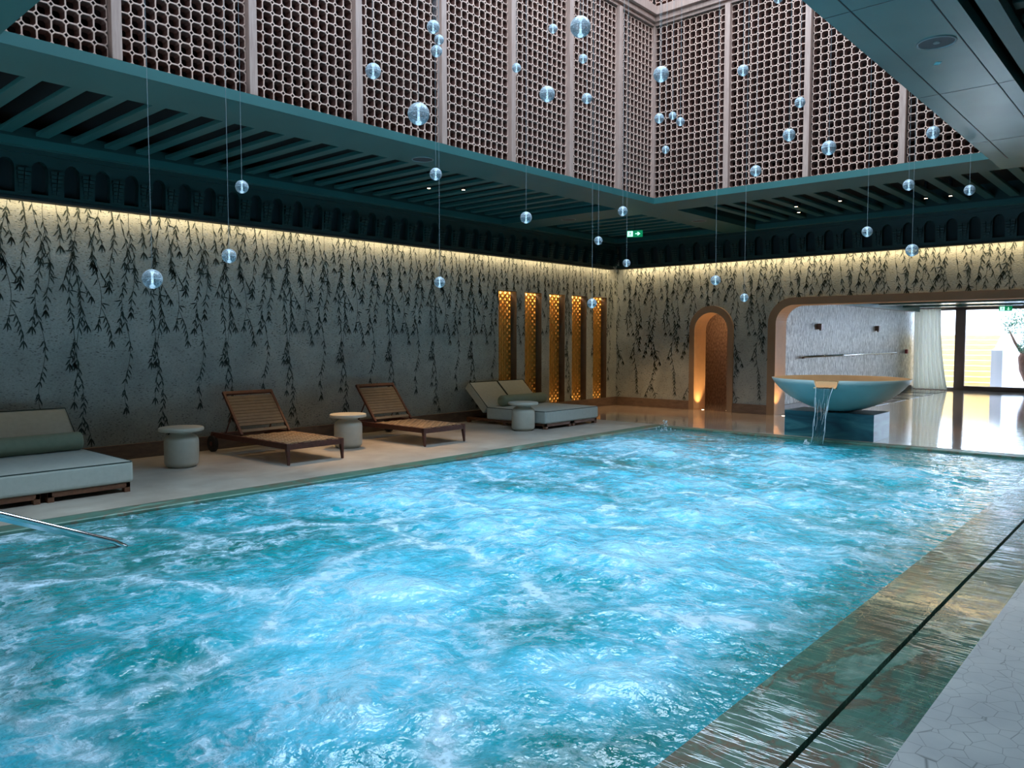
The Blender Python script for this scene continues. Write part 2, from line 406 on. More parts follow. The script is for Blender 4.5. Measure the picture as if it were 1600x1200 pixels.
f = np.stack([i[:-1,:-1], i[:-1,1:], i[1:,1:], i[1:,:-1]], -1).reshape(-1, 4)
me = bpy.data.meshes.new('pool_water'); me.from_pydata(v.tolist(), [], f.tolist()); me.materials.append(M['water'])
me.polygons.foreach_set('use_smooth', [True]*len(me.polygons))
for nm, A in (('boil', np.clip(B, 0, 1)), ('calm', CALM), ('cell', CELL), ('foamy', FOAMY)):
    at = me.attributes.new(nm, 'FLOAT', 'POINT'); at.data.foreach_set('value', A.ravel().astype(np.float32))
wo = bpy.data.objects.new('pool_water', me); COL.objects.link(wo)
tag(wo, 'turquoise bubbling water with white foam filling the large pool', 'water', kind='stuff')
# small splashes of thrown water
def splash(c, h, seed, label):
    r = random.Random(seed); m = MB()
    for k in range(70):
        a = r.uniform(0, 2*pi); d = abs(r.gauss(0, h*.45)); z = r.uniform(0, 1)**1.6*h*max(.1, 1-d/h)
        s = r.uniform(.002, .006); p = (c[0]+d*cos(a), c[1]+d*sin(a), c[2]+z)
        m.obox(p, (s,0,0), (0,s,0), (0,0,s*r.uniform(1,2.4)))
    tag(m.build('water_splash', M['strand'], smooth=True), label, 'splash', kind='stuff')
splash((-6.6, 11.25, 0), .22, 3, 'small splash of water near the far left corner of the pool')

# ------------------------------------------------------------------ walls
def arch_loop(u0, u1, z0, z1, r, n=10, rev=False):
    """rounded-top opening outline"""
    P = [(u0, z0)]
    for k in range(n+1):
        a = pi - (pi/2)*k/n; P.append((u0+r+r*cos(a), z1-r+r*sin(a)))
    for k in range(n+1):
        a = pi/2 - (pi/2)*k/n; P.append((u1-r+r*cos(a), z1-r+r*sin(a)))
    P.append((u1, z0)); return P
NICHES = [(10.91+.77*k, 11.43+.77*k) for k in range(5)]
NZ0, NZ1 = .16, 2.44
ARCH = arch_loop(-8.03, -7.28, .0, 2.06, .372)
ARCH_O = arch_loop(-8.15, -7.16, .0, 2.2, .49)
PORT = arch_loop(-6.26, ROOM_X1-.4, .0, 2.17, .36)
PORT_O = arch_loop(-6.42, ROOM_X1-.25, .0, 2.31, .5)

def inpoly(p, poly):
    x, y = p; c = False; n = len(poly)
    for i_ in range(n):
        x0, y0 = poly[i_]; x1, y1 = poly[i_-1]
        if (y0 > y) != (y1 > y) and x < (x1-x0)*(y-y0)/(y1-y0)+x0: c = not c
    return c
def willow(m, fn, u0, u1, blocked, seed, step=.155):
    """hanging willow strands inlaid in the wall, 3 mm proud"""
    r = random.Random(seed)
    pats = []
    for k, ln in enumerate((2.68, .7, 1.45, .9, 2.5, 1.3, .55, 1.9)):   # one design repeat, 0.96 m wide
        pats.append((k*.12, ln, r.randint(0, 9999)))
    def leaf(u, z, ang, ln, w):
        du, dz = sin(ang), -cos(ang); pu, pz = dz, -du
        cu, cz = u+du*ln*.5, z+dz*ln*.5
        if blocked((cu, cz)) or cz < .19: return
        bend = ln*.08
        P = [(u, z), (u+du*ln*.3+pu*w, z+dz*ln*.3+pz*w), (u+du*ln*.7+pu*w*.8, z+dz*ln*.7+pz*w*.8), (u+du*ln+pu*bend, z+dz*ln+pz*bend),
             (u+du*ln*.7-pu*w*.6, z+dz*ln*.7-pz*w*.6), (u+du*ln*.3-pu*w*.8, z+dz*ln*.3-pz*w*.8)]
        m.add([fn(a, c, -.003) for a, c in P], [(0,1,2,3,4,5)], 1)
    def stem(u, z, u2, z2, w=.0028):
        if blocked(((u+u2)/2, (z+z2)/2)) or min(z, z2) < .2: return
        d = Vector((u2-u, z2-z)); 
        if d.length < 1e-5: return
        nrm = Vector((-d.y, d.x)).normalized()*w
        m.add([fn(u+nrm.x, z+nrm.y, -.0025), fn(u-nrm.x, z-nrm.y, -.0025), fn(u2-nrm.x, z2-nrm.y, -.0025), fn(u2+nrm.x, z2+nrm.y, -.0025)], [(0,1,2,3)], 1)
    def strand(u, z, ln, q, lean=0, depth=0):
        zz = z; uu = u; ph = q.uniform(0, 6); amp = q.uniform(.02, .045); k = 0; total = 0
        while total < ln:
            st = q.uniform(.045, .075); total += st
            nu = u + amp*sin(ph+total*5.5) - amp*sin(ph) + lean*total; nz = z - total
            stem(uu, zz, nu, nz); uu, zz = nu, nz; k += 1
            if q.random() < .2: continue
            side = 1 if k % 2 else -1
            if q.random() < .85: leaf(uu, zz, side*q.uniform(.2, .6), q.uniform(.08, .125), q.uniform(.008, .0105))
            if q.random() < .45: leaf(uu, zz, -side*q.uniform(.12, .5), q.uniform(.07, .11), .009)
            if q.random() < .05: leaf(uu, zz, side*1.35, .1, .009)
            if depth == 0 and q.random() < (.06 if ln < 1.4 else .08 if total < 1.2 else .17) and total > .15:
                strand(uu, zz, q.uniform(.22, .42), q, q.choice((-1,1))*q.uniform(.2, .42), 1)
        leaf(uu, zz, .03, .12, .010); leaf(uu, zz, .42, .11, .010); leaf(uu, zz, -.4, .11, .010)
    u = u0
    while u < u1:
        for du, ln, sd in pats:
            q = random.Random(sd)
            if u+du < u1: strand(u+du, 3.16, ln, q)
        u += .96

fL = lambda u, z, d: (XL+(-d), u, z)            # d: into the wall is positive -> negative d stands proud
b = MB()
outer = [(ROOM_Y0, 0), (YB+.2, 0), (YB+.2, 3.6), (ROOM_Y0, 3.6)]
holes = [[(a, NZ0), (a, NZ1), (c, NZ1), (c, NZ0)] for a, c in NICHES]
b.prism([outer]+holes, lambda u, z, d: (XL-d, u, z), 0, .16, 0, hole_mi=2)
nb = lambda p: any(a-.0 < p[0] < c+.0 and NZ0 < p[1] < NZ1 for a, c in NICHES)
willow(b, fL, -3.2, YB-.02, nb, 21)
struct(b.build('wall_left', [M['wall'], M['leaf'], M['niche_side']]))

b = MB()
outer = [(XL-.16, 0), (XL-.16, 3.6), (ROOM_X1, 3.6), (ROOM_X1, 0)]
a_h = arch_loop(-8.09, -7.22, 0, 2.13, .43); p_h = arch_loop(-6.34, ROOM_X1-.33, 0, 2.24, .43)
# walls as one outline that runs round the two openings
path = [(XL-.16, 0)] + a_h + p_h + [(ROOM_X1, 0), (ROOM_X1, 3.6), (XL-.16, 3.6)]
b.prism([path], lambda u, z, d: (u, YB+d, z), 0, .45, 0)
def pb(p): return inpoly(p, ARCH_O) or inpoly(p, PORT_O)
willow(b, lambda u, z, d: (u, YB+d, z), XL+.05, ROOM_X1-.3, pb, 33)
struct(b.build('wall_back', [M['wall'], M['leaf']]))
b = MB(); b.box(XL-.3, ROOM_Y0-.2, 0, ROOM_X1+.2, ROOM_Y0, 4.0); struct(b.build('wall_front', M['wall']))
b = MB(); b.box(ROOM_X1, ROOM_Y0, 0, ROOM_X1+.2, 26.2, 4.0); struct(b.build('wall_right', M['wall']))
b = MB(); b.box(XL, ROOM_Y0, 0, XL+.035, YB, .19); struct(b.build('baseboard_left', M['skirting'], bevel=.004))
b = MB()
for x0, x1 in ((XL+.036, -8.15), (-7.16, -6.42)): b.box(x0, YB-.035, 0, x1, YB, .19)
struct(b.build('baseboard_back', M['skirting'], bevel=.004))

# surrounds
def surround(name, inner, outr, d0, d1, mats):
    m = MB(); n = len(inner)
    P = lambda l, d: [(u, YB+d, z) for u, z in l]
    m.add(P(inner, d0)+P(outr, d0), [(i_, i_+1, n+i_+1, n+i_) for i_ in range(n-1)], 0)          # face
    m.add(P(outr, d0)+P(outr, 0.0), [(i_, i_+1, n+i_+1, n+i_) for i_ in range(n-1)], 0)            # outer return
    m.add(P(inner, d0)+P(inner, d1), [(i_, n+i_, n+i_+1, i_+1) for i_ in range(n-1)], 1)          # reveal
    m.add(P(inner, d1)+P(outr, d1), [(i_, n+i_, n+i_+1, i_+1) for i_ in range(n-1)], 0)
    return struct(m.build(name, mats))
surround('trim_2', ARCH, ARCH_O, -.05, .46, [M['bronze'], M['reveal']])
surround('trim_3', PORT, PORT_O, -.06, .46, [M['bronze'], M['reveal']])

# corridor behind the little arch, and the passage behind the wide portal
b = MB(); b.box(-8.9, 16.55, 0, -6.72, 16.65, 2.6); b.box(-8.95, YB+.46, 0, -8.85, 16.6, 2.6); b.box(-8.95, YB+.46, 2.5, -6.72, 16.65, 2.6)
struct(b.build('wall_corridor', M['pinkwall']))
b = MB(); b.box(-6.7, YB+.46, 0, -6.55, 26.1, 2.6); struct(b.build('wall_passage', M['silver']))
b = MB(); b.box(-6.7, YB+.46, 2.44, ROOM_X1, 26.1, 2.55)
for y in (17.2, 19.4, 21.6, 23.8): b.box(-6.5, y, 2.40, ROOM_X1-.1, y+.14, 2.44)
b.box(-6.55, YB+.46, 2.32, -6.35, 25.6, 2.44)
struct(b.build('ceiling_passage', M['green_soffit']))
b = MB(); b.box(-6.55, YB+.46, 0, -6.52, 25.6, .12); struct(b.build('baseboard_passage', M['skirting']))

# ------------------------------------------------------------------ ceiling
b = MB()
def board(x0, y0, x1, y1, z0=ZS, z1=ZS+.09, mi=0): b.box(x0, y0, z0, x1, y1, z1, mi)
XP, YP = -9.62, 14.26           # inner lines of the perimeter strips
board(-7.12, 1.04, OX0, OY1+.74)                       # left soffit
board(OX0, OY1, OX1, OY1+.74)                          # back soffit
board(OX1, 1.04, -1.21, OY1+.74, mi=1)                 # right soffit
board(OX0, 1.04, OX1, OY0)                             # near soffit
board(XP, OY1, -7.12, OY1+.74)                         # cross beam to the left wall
board(-7.12, OY1+.74, -6.45, YP)                       # beam to the back wall
board(-1.21, OY1, 3.9, OY1+.74)
board(-9.78, ROOM_Y0, XP, 14.44); board(XP, YP, ROOM_X1, 14.44)   # perimeter strips
board(-1.13, ROOM_Y0, -1.02, OY1)                      # right coffer strip
# upstands round each coffer
for x0, y0, x1, y1 in ((XP, ROOM_Y0, -7.12, OY1), (XP, OY1+.74, -7.12, YP), (-6.45, OY1+.74, ROOM_X1, YP), (-1.13, ROOM_Y0, ROOM_X1, OY1)):
    b.box(x0-.03, y0, ZS+.09, x0, y1, 3.8, 2); b.box(x1, y0, ZS+.09, x1+.03, y1, 3.96, 2)
    b.box(x0, y0-.03, ZS+.09, x1, y0, 3.96, 2); b.box(x0, y1, ZS+.09, x1, y1+.03, 3.96, 2)
# panel joints of the right soffit
for x in (-1.33, -1.76): b.box(x-.004, 1.04, ZS-.002, x+.004, OY1+.1, ZS, 3)
for y in (2.9, 5.25, 7.5, 9.6): b.box(OX1, y, ZS-.0015, -1.21, y+.004, ZS, 3)
struct(b.build('ceiling', [M['green'], M['green_soffit'], M['green_dark'], M['seam']]))
def slats(name, lst):
    m = MB()
    for q in lst: m.box(*q)
    return struct(m.build(name, M['green'], bevel=.006))
slats('ceiling_slats_left', [(XP, y, 3.72, -7.12, y+.13, 3.765) for y in np.arange(2.62-.355*18, OY1-.1, .355)])
slats('ceiling_slats_corner', [(XP, y, 3.72, -7.12, y+.13, 3.765) for y in np.arange(11.45, YP-.1, .355)])
slats('ceiling_slats_back', [(x, OY1+.74, 3.72, x+.13, YP, 3.765) for x in np.arange(-6.27, 4.2, .33)])
slats('ceiling_slats_right', [(-1.02, y, 3.72, 4.4, y+.13, 3.765) for y in np.arange(-3.8, OY1-.1, .355)])
b = MB(); zt = 3.96
b.box(XL-.3, ROOM_Y0-.2, zt, OX0-.3, YB+.6, zt+.12); b.box(OX1+.3, ROOM_Y0-.2, zt, ROOM_X1+.2, YB+.6, zt+.12)
b.box(OX0-.3, ROOM_Y0-.2, zt, OX1+.3, OY0-.3, zt+.12); b.box(OX0-.3, OY1+.3, zt, OX1+.3, YB+.6, zt+.12)
b.box(XL-.3, ROOM_Y0, 3.6, XL-.15, YB+.6, zt); b.box(XL-.3, YB+.3, 3.6, ROOM_X1+.2, YB+.45, zt)
struct(b.build('ceiling_deck', M['black_green']))

# skylight shaft behind the lattice
b = MB(); s = .3; ZT = 8.2
for nm, q in (('wall_skylight_left', (OX0-s-.1, OY0-s, 3.7, OX0-s, OY1+s, ZT)), ('wall_skylight_right', (OX1+s, OY0-s, 3.7, OX1+s+.1, OY1+s, ZT)),
              ('wall_skylight_back', (OX0-s-.1, OY1+s, 3.7, OX1+s+.1, OY1+s+.1, ZT)), ('wall_skylight_front', (OX0-s-.1, OY0-s-.1, 3.7, OX1+s+.1, OY0-s, ZT)),
              ('trim_10', (OX0-s, OY0, 3.675, OX0-.005, OY1+s, 3.69)), ('trim_11', (OX0, OY1+.005, 3.675, OX1+s, OY1+s, 3.69))):
    b = MB(); b.box(*q); struct(b.build(nm, M['shaft']))
# glazing bars over the skylight that carry the pendants
b = MB()
for x in np.linspace(OX0, OX1, 6): b.box(x-.03, OY0-s, 8.1, x+.03, OY1+s, 8.16)
for y in np.arange(OY0, OY1+.1, 1.1): b.box(OX0-s, y-.02, 8.11, OX1+s, y+.02, 8.15)
struct(b.build('trim_4', M['green_dark']))

# ---- lattice panels: 10 cm octagon cells, tapering throats
C = .0995
def lattice_mesh(name, cols, rows):
    m = MB()
    h, cc = C/2, .0155
    hi, ci = C/2-.0052, .0185
    def octa(a, k, y, cx, cz): return [(cx+px, y, cz+pz) for px, pz in ((-a+k,-a),(a-k,-a),(a,-a+k),(a,a-k),(a-k,a),(-a+k,a),(-a,a-k),(-a,-a+k))]
    for i_ in range(cols):
        for j_ in range(rows):
            cx, cz = (i_+.5)*C, (j_+.5)*C
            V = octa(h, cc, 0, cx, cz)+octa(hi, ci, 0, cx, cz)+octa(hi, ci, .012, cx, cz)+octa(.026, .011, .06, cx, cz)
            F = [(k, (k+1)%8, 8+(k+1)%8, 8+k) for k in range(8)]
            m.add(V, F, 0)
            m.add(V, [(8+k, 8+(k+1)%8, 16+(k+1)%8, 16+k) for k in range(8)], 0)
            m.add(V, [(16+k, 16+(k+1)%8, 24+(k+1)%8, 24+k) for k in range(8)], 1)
    me_ = bpy.data.meshes.new(name); me_.from_pydata(m.v, [], m.f)
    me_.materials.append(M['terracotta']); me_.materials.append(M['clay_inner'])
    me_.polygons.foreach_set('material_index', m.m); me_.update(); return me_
LM = {}
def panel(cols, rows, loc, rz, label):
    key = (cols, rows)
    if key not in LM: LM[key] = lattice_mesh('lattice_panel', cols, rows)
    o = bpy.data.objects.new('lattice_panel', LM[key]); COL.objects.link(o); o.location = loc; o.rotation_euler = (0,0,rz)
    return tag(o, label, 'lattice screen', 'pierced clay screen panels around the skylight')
ROWS = 26
ORD = ['first', 'second', 'third', 'fourth', 'fifth', 'sixth', 'seventh', 'eighth']
# left screen, faces +x: local x runs along +y when rz=90deg, local +y goes to -x
LMUL = [2.585+1.173*k for k in range(7)]
zb = 3.70
def left_panel(y0, cols, z, rows, label): panel(cols, rows, (OX0-.07, y0, z), pi/2, label)
spans = [(OY0+.0, LMUL[0]-.045)] + [(LMUL[k]+.045, LMUL[k+1]-.045) for k in range(6)] + [(LMUL[6]+.045, OY1+.04)]
for k, (a, c) in enumerate(spans):
    cols = max(1, round((c-a)/C)); n_from = len(spans)-k
    lab = 'clay octagon lattice panel on the long left screen, %s panel from the far corner' % ORD[n_from-1]
    if k == 0: left_panel(c-cols*C, cols, zb, ROWS, lab)
    else: left_panel((a+c)/2-cols*C/2, cols, zb, ROWS, lab)
BMUL = [-5.25, -4.085, -2.885]
bsp = [(OX0-.045, BMUL[0]-.045), (BMUL[0]+.045, BMUL[1]-.045), (BMUL[1]+.045, BMUL[2]-.045), (BMUL[2]+.045, OX1)]
for k, (a, c) in enumerate(bsp):
    cols = round((c-a)/C)
    panel(cols, ROWS, ((a+c)/2-cols*C/2, OY1+.07, zb), 0, 'clay octagon lattice panel on the far end screen, %s panel from the corner' % ORD[k])
for k, (a, c) in enumerate(bsp[:3]):
    cols = round((c-a)/C)
    panel(cols, 16, ((a+c)/2-cols*C/2, OY1+.07, 6.57), 0, 'upper tier lattice panel above the beam on the far end screen, %s from the corner' % ORD[k])
a, c = spans[-1]; cols = round((c-a)/C); left_panel((a+c)/2-cols*C/2, cols, 6.57, 16, 'upper tier lattice panel above the beam on the left screen at the corner')
a, c = spans[-2]; cols = round((c-a)/C); left_panel((a+c)/2-cols*C/2, cols, 6.57, 16, 'upper tier lattice panel on the left screen, one post away from the corner')
# posts
def post(name, x0, y0, x1, y1, label):
    m = MB(); m.box(x0, y0, 3.69, x1, y1, 6.31)
    tag(m.build(name, M['mullion'], bevel=.006), label, 'post', 'oak posts between the lattice panels')
for k, y in enumerate(LMUL):
    post('screen_post', OX0-.10, y-.04, OX0-.004, y+.04, 'slim oak post on the long left screen, %s post from the far corner' % ORD[6-k])
for k, x in enumerate(BMUL):
    post('screen_post', x-.04, OY1+.004, x+.04, OY1+.10, 'slim oak post on the far end screen, %s post from the corner' % ORD[k])
b = MB(); b.box(OX0-.10, OY1+.03, 3.69, OX0-.03, OY1+.10, 6.31); struct(b.build('trim_5', M['mullion'], bevel=.004))
b = MB()
for d, z0, z1 in ((-.04, 6.31, 6.36), (.0, 6.36, 6.44), (.05, 6.44, 6.565)):
    b.box(OX0-.12, OY0, z0, OX0+d, OY1-d, z1); b.box(OX0-.12, OY1-d, z0, OX1, OY1+.12, z1)
    b.box(OX1-d, OY0, z0, OX1+.12, OY1-d, z1)
struct(b.build('trim_6', M['mullion'], bevel=.004))

# ------------------------------------------------------------------ cornice with little arches and corbels
def cornice(name, fn, u0, u1, pitch=.332, off=0.0):
    """fn(u, d, z): d=0 outer face, positive d goes towards the wall"""
    m = MB()
    aw, z0, zsp = .085, ZC+.09, ZC+.33
    def quad(P, mi=0): m.add([fn(*p) for p in P], [(0,1,2,3)], mi)
    n = int((u1-u0)/pitch)
    top = ZS
    # flat top band (steps out) and base band
    def bx(ua, da, za, ub, db, zb_, mi=0):
        P = [fn(u, d, z) for z in (za, zb_) for u, d in ((ua,da),(ub,da),(ub,db),(ua,db))]
        m.add(P, [(0,3,2,1),(4,5,6,7),(0,1,5,4),(1,2,6,5),(2,3,7,6),(3,0,4,7)], mi)
    bx(u0, -.03, top-.05, u1, .14, top); bx(u0, .0, ZC+.025, u1, .12, ZC+.075)
    bx(u0, -.02, ZC, u1, .12, ZC+.03, 1)
    bx(u0, .10, ZC+.05, u1, .12, top-.02, 1)        # back of the recesses
    for k in range(n+1):
        c = u0 + k*pitch + off; ua, ub = c-pitch/2, c+pitch/2
        arc = [(c-aw, z0-.02)] + [(c+aw*cos(pi-pi*j/8), zsp+aw*1.25*sin(pi-pi*j/8)) for j in range(9)] + [(c+aw, z0-.02)]
        path = [(ua, ZC+.06)] + [(ua, top-.03), (ub, top-.03), (ub, ZC+.06)] + arc[::-1]
        # path: outline of the pierced face with the arch cut from below
        tr = tessellate_polygon([[Vector((p[0], p[1], 0)) for p in path]])
        m.add([fn(p[0], 0, p[1]) for p in path], [tuple(t_) for t_ in tr])
        L_ = len(arc)
        m.add([fn(p[0], 0, p[1]) for p in arc]+[fn(p[0], .11, p[1]) for p in arc], [(j, j+1, L_+j+1, L_+j) for j in range(L_-1)])
        # stacked corbel blocks on the pier between arches
        pc = ub
        for r_ in range(6):
            zz = ZC+.09+r_*.043; wd = .045+.006*r_
            for s_ in (-1, 1): bx(pc+s_*wd*.5-wd*.42, -.012-.009*r_, zz, pc+s_*wd*.5+wd*.42, .01, zz+.034, 0)
    return struct(m.build(name, [M['green_dark'], M['seam']]))
cornice('trim_7', lambda u, d, z: (-9.76-d*1.0-(ZS-z)*.1, u, z), 2.723-.332*20, 14.42)
cornice('trim_8', lambda u, d, z: (u, 14.42+d*1.0+(ZS-z)*.1, z), -9.75, ROOM_X1, off=.3)
# led strips hidden behind the cornice
def strip(name, x0, y0, x1, y1):
    m = MB(); m.box(x0, y0, ZC+.1, x1, y1, ZC+.12); 
    tag(m.build(name, M['ledstrip']), None, None)
def area(name, loc, rot, sx, sy, power, color, shape='RECTANGLE'):
    l = bpy.data.lights.new(name, 'AREA'); l.shape = shape; l.size = sx; l.size_y = sy; l.energy = power; l.color = color
    o = bpy.data.objects.new(name, l); COL.objects.link(o); o.location = loc; o.rotation_euler = rot; return o
def spot(name, loc, target, power, color, angle=60, blend=.6, r=.02):
    l = bpy.data.lights.new(name, 'SPOT'); l.energy = power; l.color = color; l.spot_size = radians(angle); l.spot_blend = blend; l.shadow_soft_size = r
    o = bpy.data.objects.new(name, l); COL.objects.link(o); o.location = loc
    o.rotation_euler = (Vector(target)-Vector(loc)).to_track_quat('-Z', 'Y').to_euler(); return o
WARM = (1, .62, .30); AMB = (1, .55, .2)
area('cove_light', (XL+.1, 5.2, ZC+.06), (0, radians(0), 0), .05, 18.8, 115, (1, .72, .38))
area('cove_light', (-2.8, YB-.1, ZC+.06), (0, 0, 0), 14.0, .05, 88, (1, .72, .38))

# ------------------------------------------------------------------ glowing niches
for k, (a, c) in enumerate(NICHES):
    r = empty('niche_screen', (XL-.16, (a+c)/2, NZ0))
    tag(r, 'tall gilded lattice in a glowing amber wall niche, %s from the far corner' % ['fifth and leftmost', 'fourth', 'third and middle', 'second', 'nearest one'][k], 'niche screen', 'gilded niches in the left wall')
    w = (c-a)/2; H_ = NZ1-NZ0
    m = MB(); nxb, nzb = 8, 38
    for q in range(nxb+1): y = -w+2*w*q/nxb; m.box(-.012, y-.008, 0, .006, y+.008, H_)
    for q in range(nzb+1): z = H_*q/nzb; m.box(-.010, -w, max(0,z-.009), .004, w, min(H_,z+.009))
    for q in range(nxb):
        for j in range(nzb):
            if (q+j) % 2: 
                y = -w+2*w*(q+.5)/nxb; z = H_*(j+.5)/nzb; m.obox((-.004, y, z), (.003,0,0), (0,.014,.014), (0,-.012,.012))
    m.build('lattice', M['gold'], r)
    m = MB(); m.box(-.13, -w-.05, -.03, -.12, w+.05, H_+.08); m.box(-.12, -w-.05, -.03, 0-.014, -w-.02, H_+.08); m.box(-.12, w+.02, -.03, -.014, w+.05, H_+.08); m.box(-.12, -w-.02, H_+.05, -.014, w+.02, H_+.08)
    m.box(-.12, -w-.02, -.03, -.014, w+.02, -.01)
    m.build('lining', M['gold_back'], r)
    area('niche_light', (XL-.225, (a+c)/2, NZ1+.03), (0, 0, 0), .06, .46, 6, (1,.84,.58))
    area('niche_light', (XL-.225, (a+c)/2, NZ0+.02), (pi, 0, 0), .06, .46, .7, (1,.84,.58))

# ------------------------------------------------------------------ furniture
def rounded_box(m, x0, y0, z0, x1, y1, z1, mi=0): m.box(x0, y0, z0, x1, y1, z1, mi)
def daybed(name, x_front, y0, y1, label, splits, bol):
    r = empty(name, (x_front, y0, 0)); tag(r, label, 'daybed')
    W = y1-y0; xh = -1.36
    m = MB(); m.box(xh, 0, .095, 0, W, .305); m.build('mattress', M['cream'], r, bevel=.03)
    pr = .006
    m = MB(); z = .298; q = .006
    m.tube([(xh+.02, q, z), (-.03, q, z), (-.008, .022, z), (-.008, W-.022, z), (-.03, W-q, z), (xh+.02, W-q, z)], pr, 6)
    m.build('piping', M['piping'], r, smooth=True)
    # raised back, one or two cushions
    n = splits; cw = W/n
    for k in range(n):
        ya, yb = k*cw+.006, (k+1)*cw-.006
        d = Vector((-.46, 0, .43)); u = d.normalized(); nrm = Vector((u.z, 0, -u.x))
        p0 = Vector((xh+.02, 0, .30)); L = d.length
        c = p0 + u*L/2 - nrm*.08
        m = MB(); m.obox((c.x, (ya+yb)/2, c.z), tuple(u*L/2), (0, (yb-ya)/2, 0), tuple(nrm*.08))
        bo = m.build('back_cushion', M['cream'], r, bevel=.025)
        e0 = p0+nrm*.003; e1 = p0+u*(L-.01)+nrm*.003
        m = MB(); m.tube([(e0.x, ya+.004, e0.z), (e1.x, ya+.004, e1.z), (e1.x, yb-.004, e1.z), (e0.x, yb-.004, e0.z)], pr, 6)
        m.build('cushion_piping', M['piping'], bo, smooth=True)
    # bases
    nb_ = 2; bw = W/nb_
    for k in range(nb_):
        ya, yb = k*bw+.03, (k+1)*bw-.03
        m = MB(); m.box(-1.86, ya, .05, -.02, ya+.04, .095); m.box(-1.86, yb-.04, .05, -.02, yb, .095)
        m.box(-.06, ya, .045, -.02, yb, .095); m.box(-1.88, ya, .05, -1.84, yb, .095)
        base = m.build('base', M['teak_base'], r, bevel=.003)
        for lx in (-.09, -1.0, -1.88):
            for ly in (ya, yb-.055):
                m = MB(); m.box(lx, ly, 0, lx+.07, ly+.055, .06); m.build('leg', M['teak_base'], base, bevel=.003)
    # bolster
    ba, bb_ = bol
    rb = .1; m = MB()
    pts = [(-1.235, ba, .40), (-1.235, ba+.008, .40), (-1.235, ba+.03, .40), (-1.235, bb_-.03, .40), (-1.235, bb_-.008, .40), (-1.235, bb_, .40)]
    m.tube(pts, [.05, .088, rb, rb, .088, .05], 24)
    bo = m.build('bolster', M['sage'], None, smooth=True, loc=(x_front, y0, .004))
    return bo
bo = daybed('daybed', -7.84, 1.6, 3.19, 'wide cream daybed at the left edge of the photo, cut off by the frame', 1, (.1, 1.55))
tag(bo, 'sage green bolster lying on the cream daybed at the left edge', 'bolster')
bo = daybed('daybed', -8.07, 9.92, 11.42, 'wide cream daybed with two raised backs in front of the glowing niches', 2, (.25, 1.46))
tag(bo, 'dark sage bolster lying on the far daybed by the niches', 'bolster')

def side_table(x, y, label):
    r = empty('side_table', (x, y, 0)); tag(r, label, 'side table', 'round concrete side tables beside the pool')
    m = MB()
    m.lathe([(0,0),(.15,0),(.152,.012),(.17,.02),(.185,.035),(.192,.06),(.193,.3),(.188,.335),(.172,.36),(.145,.378),(.125,.39),(.115,.41),(.12,.425),(0,.425)], n=48)
    m.build('base', M['concrete'], r, smooth=True)
    m = MB(); m.lathe([(0,.425),(.235,.425),(.247,.43),(.25,.437),(.25,.458),(.247,.466),(.24,.47),(0,.47)], n=56)
    o = m.build('table_top', M['concrete'], r, smooth=True)
    e = o.modifiers.new('edge', 'EDGE_SPLIT'); e.split_angle = radians(40)
side_table(-8.96, 4.2, 'cream concrete side table between the left daybed and the nearer wooden lounger')
side_table(-8.83, 6.5, 'cream concrete side table between the two wooden loungers, lit warmly from above')
side_table(-8.34, 9.66, 'cream concrete side table in front of the far daybed')

